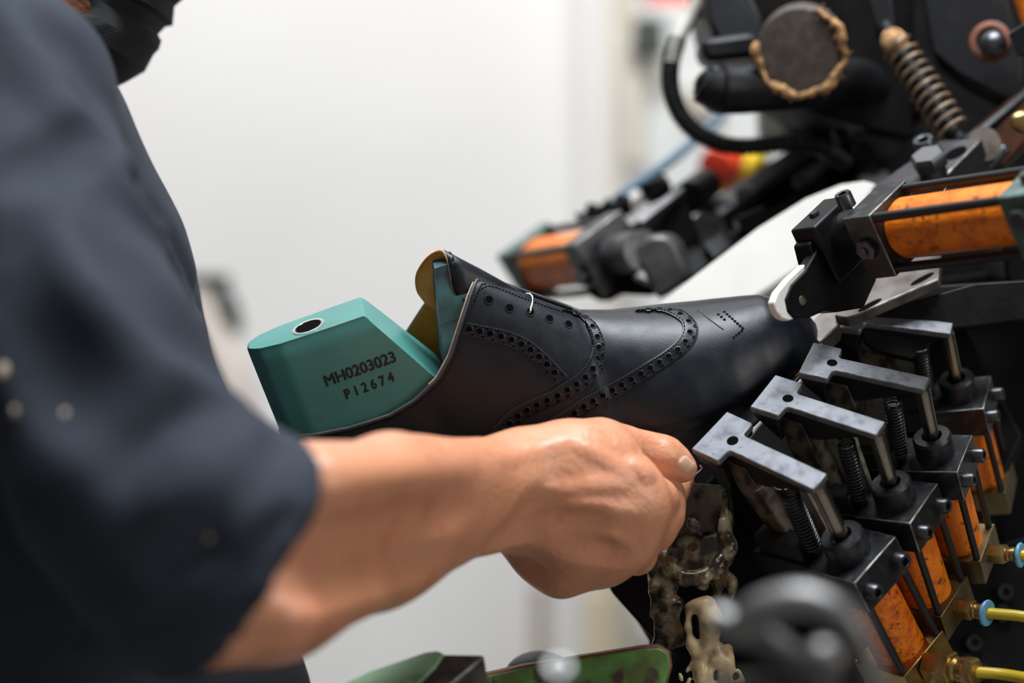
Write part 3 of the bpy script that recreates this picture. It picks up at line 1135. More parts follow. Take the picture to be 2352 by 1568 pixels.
# here the green cap is the outer end: local z runs from the cap to the jaw
fc = thing("clamp_cylinder", "blurred orange clamp cylinder with a green end plate, beyond the shoe tongue", "machine clamp", None, None, FM2)
make("end_cap", MB().box(T(0, 0, 6), sm(21.5, 21.5, 7)), "green_enamel", fc, .001, **L)
make("tube", MB().cyl(sm(0, 0, 12), sm(0, 0, 102), .0182, n=40), "orange_paint", fc, **L)
for sx in (-1, 1):
    for sy in (-1, 1):
        make("tie_rod", MB().cyl(sm(17 * sx, 17 * sy, 10), sm(17 * sx, 17 * sy, 104), .0028, n=12), "tie_rod", fc, **L)
make("front_block", MB().box(T(0, 0, 111), sm(21, 21, 10)), "block_steel", fc, .0008, **L)
make("collar", MB().cyl(sm(2, -2, 120), sm(4, -2, 152), .0135), "machine_grey", fc, **L)
make("nut", MB().hexhead(frame(sm(-20.8, -2, 111), (-1, 0, 0)), .007, .006), "bolt_steel", fc, **L)
Fi = FM.inverted()
jn = V((-.25, -.93, -.1)).normalized()
jo = P(1500, 610, 1.56)
jaw = [(1440, 575), (1492, 540), (1530, 541), (1550, 560), (1585, 640), (1512, 690), (1492, 655), (1470, 612)]
make("jaw", MB().prism([Fi @ q for q in on_plane(jaw, jo, jn)], Fi.to_3x3() @ (jn * -.028)), "machine_grey", fc, .003, **L)
foot = [(1345, 665), (1440, 640), (1500, 660), (1500, 680), (1422, 676), (1400, 692), (1375, 692), (1355, 676)]
make("foot", MB().prism([Fi @ q for q in on_plane(foot, P(1420, 670, 1.59), jn)], Fi.to_3x3() @ (jn * -.03)), "machine_black", fc, .001, **L)

# ================================================================== LASTING MACHINE
lm = thing("lasting_machine", "large black grease-covered shoe lasting machine filling the right of the view", "machine", P(2000, 784, 1.7) * 1.0)
lm.location.z = 0.0


slab("rear_housing", [(1880, -120), (2800, -120), (2800, 1750), (1900, 1750), (1850, 1420), (1800, 1300), (1830, 1180), (1990, 900), (2030, 700), (2020, 480), (1960, 330), (1880, 260)], 1.66, .25, "machine_black")
slab("head_casting", [(1612, -80), (2100, -80), (2100, 320), (2010, 300), (1900, 270), (1790, 225), (1740, 90), (1640, 86), (1625, 40)], 1.56, .12, "machine_black")
slab("head_ledge", [(1606, 92), (1640, 84), (1725, 72), (1756, 92), (1750, 128), (1640, 140), (1618, 134)], 1.535, .05, "machine_dark", bevel=.004)
slab("head_plate", [(1620, -60), (1700, -60), (1745, 30), (1755, 92), (1650, 88), (1625, 40)], 1.545, .03, "machine_dark", n=(-.3, -.9, .2))
# tapering arm under the head, round in section
mb = MB().tube([P(1612, 182, 1.53), P(1640, 200, 1.53), P(1700, 202, 1.535), P(1800, 195, 1.54), P(1950, 190, 1.56), P(2100, 230, 1.6)], [.0105 if i < 4 else (.0135 if i < 10 else .0165) for i in range(41)], 20, 8)
make("head_arm", mb, "machine_dark", lm)
slab("arm_tip", [(1594, 186), (1612, 160), (1640, 148), (1700, 150), (1735, 200), (1720, 250), (1650, 254), (1626, 244)], 1.525, .028, "machine_dark", bevel=.005)
dn = V((-.15, -.96, -.22)).normalized()
dc = P(1838, 118, 1.515)
disc = make("cover_disc", MB().lathe(frame(dc, dn, V((0, 0, 1))), [(.0275, -.035), (.0275, -.001), (.0265, 0), (.0235, 0.0003), (.001, 0.0008)], 48), "disc_brown", lm)
disc["label"] = "round brown cover disc"
cr = []
M = frame(dc + dn * .0012, dn, V((0, 0, 1)))
random.seed(3)
xs = axis((dc.x - .036, dc.x + .036, .0011))
ys = axis((dc.y - .020, dc.y + .016, .0011))
zs = axis((dc.z - .036, dc.z + .036, .0011))
sd = SDF(xs, ys, zs)
prev = None
for i in range(0, 56):
    a = math.radians(-190 + i * 4.7)
    rr = .0272 + .0009 * math.sin(i * .7) + .0006 * math.sin(i * 1.9)
    q = M @ V((-rr * math.cos(a + math.pi / 2), -rr * math.sin(a + math.pi / 2), random.uniform(-.0003, .0003)))
    w = .0017 + .0007 * math.sin(i * .43 + 1)
    if prev is not None:
        sd.cap(prev[0], q, prev[1], w, .0022, m=.004)
    if random.random() < .9:
        q2 = q + V((random.uniform(-.005, .005), -.0006, random.uniform(-.005, .005)))
        sd.cap(q2, q2 + V((random.uniform(-.002, .002), 0, random.uniform(-.002, .002))), .0008, .0005, .0012, m=.003)
    prev = (q, w)
cr = make("crust_ring", sd.mesh(), "crust", disc)
cr["label"] = "ring of dried brown glue"
# lower carriage: rails and blocks running up to the right
slab("carriage_rail", [(1604, 484), (1660, 500), (1700, 580), (1850, 470), (2060, 360), (2060, 220), (1900, 300), (1740, 400)], 1.68, .08, "machine_black", n=(.15, -.95, .2))
slab("lit_rail_top", [(1604, 482), (1634, 462), (1830, 330), (1862, 342), (1655, 494)], 1.655, .008, "machine_grey", n=(-.2, -.75, .6), bevel=.0006)  # paler grey than the black rail: light on its top put into the colour
slab("rail_edge", [(1820, 412), (1900, 352), (1912, 362), (1832, 424)], 1.60, .006, "machine_grey", n=(-.2, -.75, .6), bevel=.0006)
slab("guide_block", [(1468, 505), (1570, 432), (1612, 560), (1560, 580), (1540, 545), (1500, 535)], 1.60, .05, "machine_black", n=(-.1, -.97, .1))
slab("lit_block_edge", [(1462, 502), (1562, 424), (1574, 434), (1474, 512)], 1.592, .006, "machine_grey", n=(-.1, -.75, .6), bevel=.0006)  # grey strip painting the top-lit edge of the black block
slab("lower_rail", [(1560, 590), (1700, 520), (1840, 440), (1850, 470), (1700, 560), (1590, 640)], 1.58, .03, "machine_dark", n=(-.1, -.9, .4))
slab("rail_block", [(1690, 500), (1760, 470), (1790, 510), (1720, 560)], 1.575, .03, "machine_dark")
slab("rail_block", [(1608, 560), (1660, 530), (1690, 560), (1640, 600)], 1.57, .03, "machine_dark", n=(-.2, -.8, .5))
make("bolt", MB().hexhead(frame(P(1706, 448, 1.65), (-.1, -.9, .3)), .006, .004), "bolt_steel", lm)
make("bolt", MB().hexhead(frame(P(1668, 478, 1.65), (-.1, -.9, .3)), .0055, .004), "bolt_steel", lm)
make("stop_pin", MB().cyl(P(1580, 455, 1.62), P(1620, 425, 1.66), .0115), "machine_dark", lm)
make("elbow_fitting", MB().tube([P(1335, 515, 1.66), P(1365, 492, 1.66), P(1410, 480, 1.66), P(1445, 462, 1.665)], [.007 + .002 * math.sin(i) for i in range(25)], 14, 8), "machine_black", lm)
make("fitting", MB().cyl(P(1485, 445, 1.665), P(1530, 425, 1.67), .0085).cyl(P(1495, 418, 1.665), P(1505, 450, 1.665), .009), "machine_black", lm)
make("fitting", MB().cyl(P(1435, 478, 1.665), P(1470, 450, 1.667), .006), "white_plastic", lm)
slab("cross_bar", [(1330, 560), (1420, 505), (1500, 470), (1510, 490), (1430, 530), (1345, 580)], 1.645, .02, "machine_grey", n=(-.1, -.8, .5))
# inner clutter under the head
mb = MB()
slab("inner_column", [(1745, 250), (1790, 240), (1800, 345), (1752, 345)], 1.72, .03, "grease_plate")
slab("inner_column", [(1805, 250), (1900, 240), (1900, 360), (1830, 360)], 1.70, .05, "machine_black")
slab("inner_bracket", [(1835, 320), (1960, 200), (2010, 190), (2020, 230), (1900, 345)], 1.64, .02, "machine_dark", n=(-.2, -.9, .3))
slab("inner_bracket", [(1960, 315), (2060, 265), (2085, 300), (2070, 360), (1990, 370)], 1.59, .03, "machine_grey", n=(-.1, -.9, -.2))
slab("inner_bracket", [(1955, 330), (1990, 318), (2020, 400), (1980, 415)], 1.575, .02, "machine_dark", n=(-.3, -.9, .2))
slab("inner_bracket", [(1965, 400), (2040, 380), (2060, 420), (1975, 440)], 1.57, .02, "machine_dark", n=(-.1, -.8, .5))
make("bolt", MB().hexhead(frame(P(1930, 315, 1.61), (-.2, -.9, .3)), .005, .005), "bolt_steel", lm)
make("bolt", MB().hexhead(frame(P(1945, 380, 1.59), (-.2, -.8, .5)), .0045, .006), "bolt_steel", lm)
slab("side_column", [(2110, -60), (2300, -60), (2350, 120), (2352, 250), (2200, 170), (2140, 120)], 1.53, .05, "machine_dark", n=(-.25, -.95, .1))
slab("side_lever", [(1984, -40), (2046, -40), (2058, 70), (2040, 100), (2014, 88)], 1.52, .012, "machine_dark", n=(-.3, -.93, .1), bevel=.002)
slab("diagonal_bar", [(2200, 330), (2352, 205), (2420, 150), (2420, 172), (2352, 224), (2218, 338)], 1.50, .02, "machine_dark", n=(-.2, -.8, .5), bevel=.001)
slab("diagonal_bar_side", [(2218, 338), (2352, 224), (2430, 165), (2430, 380), (2310, 390), (2262, 330)], 1.505, .02, "rust", n=(.2, -.97, -.1), bevel=.001)
slab("right_housing", [(2290, 400), (2440, 250), (2440, 700), (2310, 640)], 1.5, .06, "machine_black")
slab("right_housing", [(2140, 640), (2440, 600), (2440, 1500), (2360, 1500), (2180, 760)], 1.55, .06, "machine_black", n=(-.2, -.97, .1))
make("bolt", MB().ball(frame(P(2282, 100, 1.5), (-.3, -.9, .2)), (.0085, .0085, .006)), "bolt_steel", lm)
make("washer", MB().lathe(frame(P(2276, 98, 1.508), (-.3, -.9, .2)), [(.0130, 0), (.0130, .004), (.0115, .005), (.009, .005), (.009, 0)], 32, cap=False), "rust", lm)
make("loose_bolt", MB().cyl(P(2255, 400, 1.48), P(2300, 350, 1.49), .004).ball(frame(P(2305, 345, 1.49), (1, 0, 0)), (.004, .004, .004)), "bolt_steel", lm)
make("brass_end", MB().ball(frame(P(2352, 280, 1.47), (0, -1, 0)), (.007, .009, .004)), "brass", lm)
# bed below the pincers
slab("bed_front", [(1385, 1300), (1480, 1270), (1560, 1180), (1640, 1090), (1780, 1330), (1960, 1700), (1500, 1700), (1490, 1470)], 1.44, .12, "machine_black", n=(-.15, -.98, .1))
slab("bed_core", [(1660, 1080), (1740, 975), (1840, 870), (1885, 790), (1960, 730), (2200, 720), (2350, 1000), (2150, 1450), (1850, 1450), (1700, 1250)], 1.475, .06, "machine_black", n=(-.2, -.95, .2))
slab("toe_wiper", [(1858, 748), (1898, 700), (1930, 712), (1925, 745), (1905, 765), (1880, 785)], 1.40, .012, "worn_steel", n=(-.2, -.6, .78), bevel=.0008)
slab("bed_core", [(1855, 790), (1870, 735), (1990, 690), (2120, 640), (2130, 800), (1990, 860)], 1.49, .05, "machine_black", n=(-.1, -.98, .1))
slab("nozzle_back", [(1530, 1060), (1600, 1030), (1700, 1000), (1760, 1120), (1720, 1320), (1540, 1200)], 1.475, .02, "machine_black", n=(-.2, -.97, .1))
slab("bed_edge", [(1380, 1320), (1470, 1300), (1500, 1330), (1545, 1500), (1500, 1560), (1497, 1465), (1405, 1362)], 1.41, .03, "machine_dark", n=(-.3, -.9, .2))
slab("support_plate", [(1662, 1062), (1700, 1072), (1800, 1210), (1900, 1300), (1870, 1330), (1760, 1330), (1690, 1200)], 1.385, .02, "machine_black", n=(-.4, -.9, .1))
slab("manifold", [(2120, 1290), (2480, 1200), (2480, 1800), (2220, 1800), (2170, 1560)], 1.46, .12, "machine_black", n=(-.1, -.95, .25))
for px, py in ((2236, 1478), (2222, 1524), (2308, 1362), (2302, 1410), (2258, 1545)):
    q = on_plane([(px, py)], P(2312, 1530, 1.46), V((-.1, -.95, .25)))[0]
    make("bolt", MB().socket(frame(q, (-.1, -.95, .25)), .0052, .005), "tie_rod", lm)
make("pedestal", MB().box(Matrix.Translation(V((.34, 1.78, .40))), (.20, .20, .40)), "machine_black", lm, .01)
make("machine_base", MB().box(Matrix.Translation(V((.34, 1.72, .04))), (.30, .32, .04)), "machine_black", lm, .01)

# orange cylinder showing in the top corner
oc = thing("upper_cylinder", "orange cylinder cut by the top right corner of the picture, above the rusty washer", "machine clamp", P(2400, 60, 1.49))
o_, b_ = P(2375, -40, 1.475), P(2420, 75, 1.465)
make("tube", MB().cyl(o_, b_, .0155, n=40), "orange_paint", oc)
make("end_block", MB().box(frame(b_, b_ - o_), (.019, .019, .008)), "block_steel", oc, .001)

# spring on its rod
sr = thing("spring_rod", "rusty coil spring on a rod, hanging beside the brown disc in the machine head", "spring", P(2190, 300, 1.51))
a, b = P(2062, 108, 1.515), P(2192, 305, 1.49)
make("spring", MB().coil(a, b, .0102, .0012, 10.5, 8, 24), "old_spring", sr)
make("rod", MB().cyl(a - (b - a) * .25, b + (b - a) * .1, .0062), "machine_dark", sr)
make("spring_seat", MB().ball(frame(P(2055, 98, 1.513), b - a), (.0085, .0085, .010)), "crust", sr)

# hose from the head
hp = [(1612, 2, 1.60), (1585, 40, 1.60), (1556, 90, 1.595), (1540, 150, 1.59), (1543, 215, 1.585), (1570, 275, 1.58), (1620, 317, 1.575), (1690, 336, 1.57), (1770, 332, 1.565), (1840, 328, 1.56), (1900, 345, 1.56), (1945, 378, 1.57)]
hs = thing("corrugated_hose", "black corrugated hose looping in front of the pale cabinet from the machine head", "hose", P(1612, 2, 1.60))
pts = [P(*q) for q in hp]
n = 100 * 8
line = resample(pts[2:], n)
mb = MB().tube(line, [.0055 + .0009 * math.sin(i * .55) for i in range(n)], 14, 0)
make("ribbed_tube", mb, "rubber", hs)
make("end_sleeve", MB().tube(pts[:4], .0056, 14, 6), "conduit_grey", hs)["label"] = "pale grey conduit sleeve"

tag(make("air_hose", MB().tube([P(1400, 475, 1.70), P(1440, 440, 1.72), P(1520, 385, 1.74), P(1590, 328, 1.76), P(1660, 262, 1.78), P(1700, 200, 1.8)], .0036, 12, 8), "blue_tube"),
    "thin blue-grey air hose running diagonally behind the black corrugated hose", "hose")

es = thing("emergency_stop", "red emergency stop button on a yellow box, blurred behind the machine rails", "button", P(1660, 400, 1.92))
ax = V((-.55, -.72, -.42)).normalized()
c0 = P(1648, 388, 1.90)
make("button", MB().lathe(frame(c0, ax), [(.010, -.030), (.010, -.012), (.0165, -.010), (.0175, -.003), (.0165, .001), (.012, .0025), (.001, .003)], 36), "red_plastic", es)
make("housing", MB().box(frame(c0 + V((.020, .040, .002)), ax, V((.3, 0, 1))), (.018, .020, .018)), "yellow_plastic", es, .004)

# white guide sheet behind the toe
wg = tag(make("guide_sheet", MB().prism(on_plane([(1490, 716), (1540, 672), (1640, 596), (1740, 520), (1850, 452), (1930, 420), (1985, 412), (2015, 420), (2005, 440), (1960, 500), (1900, 570), (1850, 606), (1738, 681), (1690, 705), (1600, 716)], P(1700, 610, 1.50), V((-.25, -.88, .40))), V((.05, .15, -.25)) * .03), "white_plastic", None, .002),
         "long white plastic sheet sloping up to the right behind the shoe toe", "guide")
slab("guide_backing", [(1690, 712), (1738, 684), (1850, 609), (1890, 640), (1830, 700)], 1.53, .01, "machine_black", n=(-.2, -.8, .5))
slab("backing_strip", [(1752, 690), (1800, 655), (1812, 664), (1766, 700)], 1.515, .004, "crust", n=(-.2, -.8, .5))
tag(make("guide_rod", MB().cyl(P(1715, 700, 1.49), P(1850, 608, 1.50), .0022), "machine_black"), "thin dark rod running along the lower edge of the white sheet", "rod")


# ================================================================== PERSON
def cp(px, py, d, r):
    return P(px, py, d), mm(r, d)


person = thing("person", "person in dark blue-grey T-shirt and black face mask, right hand pinching the shoe leather", "person", (-.22, 1.38, 0.0))

sd = SDF(axis((-.56, -.17, .0065), (-.17, -.02, .0026), (-.02, .118, .0013)),
         axis((1.0, 1.25, .004), (1.25, 1.395, .0015), (1.395, 1.72, .008)),
         axis((.86, 1.085, .006), (1.085, 1.218, .0013), (1.218, 1.72, .006)))
# torso core, neck and shoulders (under the shirt)
sd.cap(*[P(-120, 420, 1.38), P(150, 1500, 1.38)], .075, .075, .03)
sd.cap(P(40, 330, 1.26), P(-20, 330, 1.58), .045, .045, .03)
HC = P(170, -380, 1.435)
hf, hu, hs = V((.93, 0, -.367)).normalized(), V((.367, 0, .93)).normalized(), V((0, -1, 0))
HR = Matrix((hf, hs, hu)).transposed()
hp_ = lambda f, s, u: HC + hf * f + hs * s + hu * u
sd.cap(hp_(-.022, 0, -.05), P(10, 300, 1.42), .050, .058, .03)
sd.ell(hp_(-.012, 0, .035), (.098, .076, .084), HR, .02)
sd.ell(hp_(.026, 0, -.026), (.058, .062, .080), HR, .02)
sd.ell(hp_(.048, 0, -.094), (.028, .034, .022), HR, .02)
sd.ell(hp_(.012, 0, -.080), (.042, .056, .028), HR, .02)
sd.cap(hp_(.090, 0, .012), hp_(.110, 0, -.024), .007, .012, .008)
sd.cap(hp_(.082, .034, .030), hp_(.084, -.034, .030), .010, .010, .012)
for s in (1, -1):
    sd.ell(hp_(.074, .032 * s, .010), (.014, .016, .011), HR, .008, "sub")
    sd.ell(hp_(-.006, .077 * s, -.008), (.016, .008, .030), HR, .006)
    sd.ell(hp_(.004, .086 * s, -.006), (.007, .006, .016), HR, .005, "sub")
sd.cap(hp_(.078, .022, -.060), hp_(.078, -.022, -.060), .006, .006, .006)
sd.cap(hp_(.086, .020, -.053), hp_(.086, -.020, -.053), .002, .002, .004, "sub")
# right upper arm and forearm
sd.chain([cp(40, 220, 1.22, 150), cp(180, 760, 1.14, 170), cp(400, 1290, 1.125, 190)], .02)
sd.chain([cp(430, 1290, 1.125, 190), cp(640, 1195, 1.155, 166), cp(900, 1150, 1.22, 128), cp(1130, 1110, 1.282, 92)], .02)
sd.chain([cp(430, 1370, 1.125, 165), cp(620, 1345, 1.15, 160), cp(860, 1255, 1.22, 128), cp(1120, 1170, 1.285, 88)], .02)
sd.chain([cp(520, 1440, 1.11, 85), cp(640, 1415, 1.118, 82), cp(820, 1340, 1.175, 62), cp(960, 1275, 1.235, 48)], .010)
sd.chain([cp(720, 1120, 1.13, 95), cp(900, 1090, 1.19, 82), cp(1100, 1070, 1.26, 55)], .014)
# wrist and back of the hand
sd.chain([cp(1130, 1112, 1.282, 92), cp(1210, 1085, 1.297, 92), cp(1320, 1062, 1.303, 86), cp(1400, 1050, 1.306, 70)], .014)
sd.chain([cp(1120, 1168, 1.287, 84), cp(1220, 1150, 1.30, 84), cp(1340, 1150, 1.302, 84), cp(1450, 1150, 1.306, 72)], .014)
sd.chain([cp(1190, 1175, 1.303, 74), cp(1300, 1215, 1.305, 74), cp(1400, 1240, 1.308, 70)], .014)
sd.chain([cp(1165, 1215, 1.318, 50), cp(1240, 1275, 1.322, 56), cp(1290, 1303, 1.322, 62), cp(1360, 1290, 1.322, 58)], .010)
# metacarpals to the knuckles
sd.chain([cp(1370, 1095, 1.300, 58), cp(1455, 1122, 1.303, 64)], .012)
sd.chain([cp(1360, 1160, 1.298, 62), cp(1468, 1184, 1.304, 66)], .012)
sd.chain([cp(1340, 1225, 1.300, 60), cp(1440, 1245, 1.308, 62)], .012)
sd.chain([cp(1310, 1270, 1.308, 56), cp(1395, 1282, 1.318, 56)], .012)
# thumb: base under the web, then two joints
sd.chain([cp(1290, 1045, 1.312, 66), cp(1380, 1026, 1.320, 56), cp(1440, 1026, 1.328, 44)], .010)
sd.chain([cp(1430, 1024, 1.328, 46), cp(1480, 1034, 1.333, 42), cp(1514, 1045, 1.335, 45)], .004)
sd.chain([cp(1514, 1045, 1.335, 45), cp(1530, 1052, 1.336, 45), cp(1556, 1068, 1.338, 38), cp(1574, 1078, 1.339, 27)], .004)
# index finger: bent away, its side seen end-on below the thumb, its tip back under the thumb
sd.chain([cp(1470, 1125, 1.310, 56), cp(1508, 1146, 1.325, 48), cp(1524, 1158, 1.338, 46)], .0035)
sd.chain([cp(1524, 1150, 1.338, 45), cp(1526, 1185, 1.336, 43), cp(1515, 1205, 1.332, 40)], .004)
sd.chain([cp(1530, 1150, 1.340, 40), cp(1545, 1128, 1.356, 34), cp(1568, 1102, 1.362, 27)], .004)
# middle, ring and little finger curl away behind the hand
sd.chain([cp(1475, 1195, 1.312, 58), cp(1500, 1218, 1.336, 48), cp(1470, 1225, 1.372, 36), cp(1440, 1200, 1.378, 30)], .004)
sd.chain([cp(1448, 1250, 1.316, 55), cp(1462, 1274, 1.342, 44), cp(1430, 1270, 1.375, 34), cp(1395, 1240, 1.380, 29)], .004)
sd.chain([cp(1400, 1286, 1.325, 50), cp(1402, 1304, 1.348, 36), cp(1370, 1295, 1.374, 30), cp(1345, 1262, 1.378, 26)], .004)
# the other arm, hanging on the far side and reaching under the bed
sd.chain([cp(-30, 340, 1.56, 170), cp(-60, 1100, 1.60, 150), cp(-20, 1500, 1.60, 140)], .02)
sd.chain([(P(-20, 1500, 1.60), .042), (V((-.20, 1.62, .93)), .033), (V((-.10, 1.63, .89)), .027), (V((-.03, 1.63, .885)), .034), (V((.0, 1.62, .883)), .028)], .02)
for i in range(4):
    sd.chain([(V((.01, 1.60 + .018 * i, .888)), .0105), (V((.035, 1.595 + .018 * i, .886)), .0095), (V((.045, 1.595 + .018 * i, .878)), .0085)], .004)
sd.chain([(V((-.02, 1.59, .885)), .013), (V((.01, 1.565, .88)), .010), (V((.03, 1.57, .878)), .009)], .004)
b1 = bvh_of(sd.mesh())


def relief(pts, r, h, k=.003):
    """a tendon or vein (h above the skin) or a crease (h below it), tapering at both ends; millimetres"""
    pts = resample(pts, max(6, len(pts) * 3))
    q = []
    n_ = len(pts)
    for i, p_ in enumerate(pts):
        loc, no = hit(b1, p_.x, p_.y)
        w = math.sin(math.pi * (i + .5) / n_) ** .5
        off = (-(r - h * w) - k * 250) if h > 0 else (r + h * w + k * 250)
        q.append((loc + no * off * .001, r * .001))
    sd.chain(q, k, "add" if h > 0 else "sub", .004)


for x in (1470, 1481, 1491, 1501, 1511, 1521):
    relief([(x + 3, 1000), (x - 2, 1022), (x - 4, 1044)], .9, -.20, .0012)
for pts, r, h, k in (
        ([(1240, 1140), (1340, 1118), (1440, 1108)], 4.5, .3, .005),
        ([(1245, 1172), (1350, 1168), (1460, 1180)], 4.5, .3, .005),
        ([(1250, 1210), (1340, 1222), (1430, 1246)], 4.5, .3, .005),
        ([(1330, 1020), (1400, 1060), (1450, 1092)], 4.0, .3, .005),
        ([(1128, 1262), (1168, 1232), (1212, 1200), (1236, 1165)], 9.0, -1.5, .012),
        ([(1285, 1200), (1330, 1206), (1375, 1202)], 3.5, -.7, .010),
        ([(1300, 1250), (1370, 1262), (1420, 1275)], 4.0, -.6, .010),
        ([(1452, 1065), (1472, 1075), (1490, 1090)], 3.0, .4, .006),
        ([(1150, 1050), (1240, 1030), (1300, 1010)], 5.0, .3, .005),
        ([(640, 1338), (760, 1334), (880, 1316), (1000, 1282)], 10.0, -2.6, .010),
        ([(800, 1090), (930, 1085), (1080, 1060)], 6.0, .8, .008),
        ([(740, 1230), (900, 1200), (1060, 1165)], 9.0, -1.2, .010)):
    relief(pts, r, h, k)
body_mb = sd.mesh()
body = make("body", body_mb, "skin", person, sharp=180)
BB = bvh_of(body_mb)

# thumb nail
vs, fs = [], []
nc, na, nb = V((1577, 1066, 0)), V((17, 15, 0)), V((-11, 12, 0))
for i in range(9):
    for j in range(9):
        u, v = i / 4 - 1, j / 4 - 1
        k = 1 - .35 * abs(v) ** 2.5
        q = nc + na * u * k + nb * v
        loc, n_ = hit(BB, q.x, q.y)
        e = max(abs(u), abs(v))
        vs.append(loc + n_ * (.0005 if e < .99 else -.0004))
for i in range(8):
    for j in range(8):
        fs.append((i * 9 + j, (i + 1) * 9 + j, (i + 1) * 9 + j + 1, i * 9 + j + 1))
make("thumb_nail", MB().add(vs, fs), "nail", person, sharp=70)
for s in (1, -1):
    e = make("eye", MB().ball(frame(hp_(.070, .032 * s, .010), hf), (.0115, .0115, .0115)), "eye_white", person)
    make("iris", MB().ball(frame(hp_(.079, .032 * s, .009), hf), (.0055, .0055, .003)), "hair", e)

sh = SDF(axis((hp_(-.14, 0, 0).x, hp_(.16, 0, 0).x, .006)), axis((1.32, 1.56, .006)), axis((HC.z - .16, HC.z + .16, .006)))
sh.ell(hp_(-.016, 0, .042), (.106, .083, .092), HR, .01)
sh.ell(hp_(-.07, 0, -.03), (.045, .07, .05), HR, .03)
sh.ell(hp_(.085, 0, -.03), (.065, .085, .085), HR, .01, "sub")
sh.ell(hp_(.03, 0, -.09), (.05, .10, .09), HR, .01, "sub")
make("hair", sh.mesh(), "hair", person, sharp=180)

# face mask: a pleated cloth over nose and chin
rows = [(.036, .098), (.015, .112), (-.015, .118), (-.040, .108), (-.060, .096), (-.0706, .0900), (-.081, .0915), (-.0835, .0880), (-.0904, .0868), (-.0935, .0905), (-.0985, .0915), (-.104, .0895), (-.115, .0868), (-.126, .0800), (-.133, .0730), (-.137, .058), (-.136, .040)]
vs, fs = [], []
m = 41
for i, (u, f) in enumerate(rows):
    for j in range(m):
        t = j / (m - 1) * 2 - 1
        s = (.060 if u > -.112 else .066) * math.sin(t * math.pi / 2 * .98)
        ff = f - (.036 if u > -.112 else .055) * (1 - math.sqrt(max(1 - t * t * .985, 0)))
        fold = .0042 * math.sin((u * 1.15 + ff * .62) * 150 + 1.2) * min(1, abs(t) * 2.2) * (1 - abs(t) ** 6)
        vs.append(hp_(ff + fold * .2, s + (fold if s > 0 else -fold), u + (.004 * abs(t) if u < -.1 else 0)))
for i in range(len(rows) - 1):
    for j in range(m - 1):
        fs.append((i * m + j, i * m + j + 1, (i + 1) * m + j + 1, (i + 1) * m + j))
mk = make("face_mask", MB().add(vs, fs), "mask_cloth", person, sharp=25)
so = mk.modifiers.new("Solidify", "SOLIDIFY")
so.thickness = .0012
for s in (1, -1):
    make("ear_loop", MB().tube([hp_(.022, .066 * s, -.02), hp_(.0, .078 * s, .012), hp_(-.022, .083 * s, .008), hp_(-.02, .080 * s, -.03), hp_(.018, .066 * s, -.08)], .0014, 8, 6), "mask_cloth", mk)


# ---- T-shirt: sleeve first (cut at the hem), then the trunk, then the folds
def shirt_base(folds=()):
    q = SDF(axis((-.56, -.06, .0042)), axis((.98, 1.66, .0048)), axis((.915, 1.50, .0042)))
    q.chain([cp(20, 197, 1.20, 222), cp(60, 560, 1.155, 272), cp(190, 830, 1.115, 262), cp(310, 1095, 1.09, 268), cp(470, 1255, 1.085, 288), cp(640, 1330, 1.085, 318)], .02)
    X, Y, Z = np.meshgrid(*q.ax, indexing="ij", sparse=True)
    o, n = P(560, 1268, 1.085), V((.80, .34, -.49)).normalized()
    pl_ = (X - o.x) * n.x + (Y - o.y) * n.y + (Z - o.z) * n.z
    q.f = np.maximum(q.f, pl_.astype(np.float32))
    q.chain([cp(420, 1220, 1.09, 205), cp(500, 1265, 1.087, 235), cp(700, 1365, 1.085, 278)], .006, "sub")
    for d, dx in ((1.30, 0), (1.40, 10), (1.50, 0)):
        q.chain([cp(-190, 330, d, 378), cp(-110, 460, d, 392), cp(-20, 680, d, 436), cp(150, 1240, d, 440), cp(205, 1640, d, 440)], .03)
    q.cap(P(10, 270, 1.24), P(-30, 270, 1.60), .052, .052, .04)
    q.chain([cp(-20, 260, 1.58, 200), cp(-80, 800, 1.60, 230), cp(-60, 1050, 1.60, 235)], .03)
    q.cap(P(0, 150, 1.42), P(-30, 320, 1.42), .046, .060, .02)
    q.cap(P(60, -60, 1.42), P(0, 170, 1.42), .042, .040, .004, "sub")
    for pts, k, op in folds:
        q.chain(pts, k, op, .014)
    return q


b0 = bvh_of(shirt_base().mesh())


def fold(pts, r, h, k, op):
    """a soft ridge (add) or furrow (sub) of height or depth h laid on the cloth, fading at both ends"""
    pts = resample(pts, max(len(pts) * 2, 5))
    out = []
    m_ = len(pts)
    for i, q in enumerate(pts):
        loc, n_ = hit(b0, q.x, q.y)
        w = math.sin(math.pi * (i + .6) / (m_ + .2)) ** .6
        rr = r * (.5 + .5 * w)
        off = -(rr + k / 4 - h * w) if op == "add" else (rr + k / 4 - h * w)
        out.append((loc + n_ * off, rr))
    return out, k, op


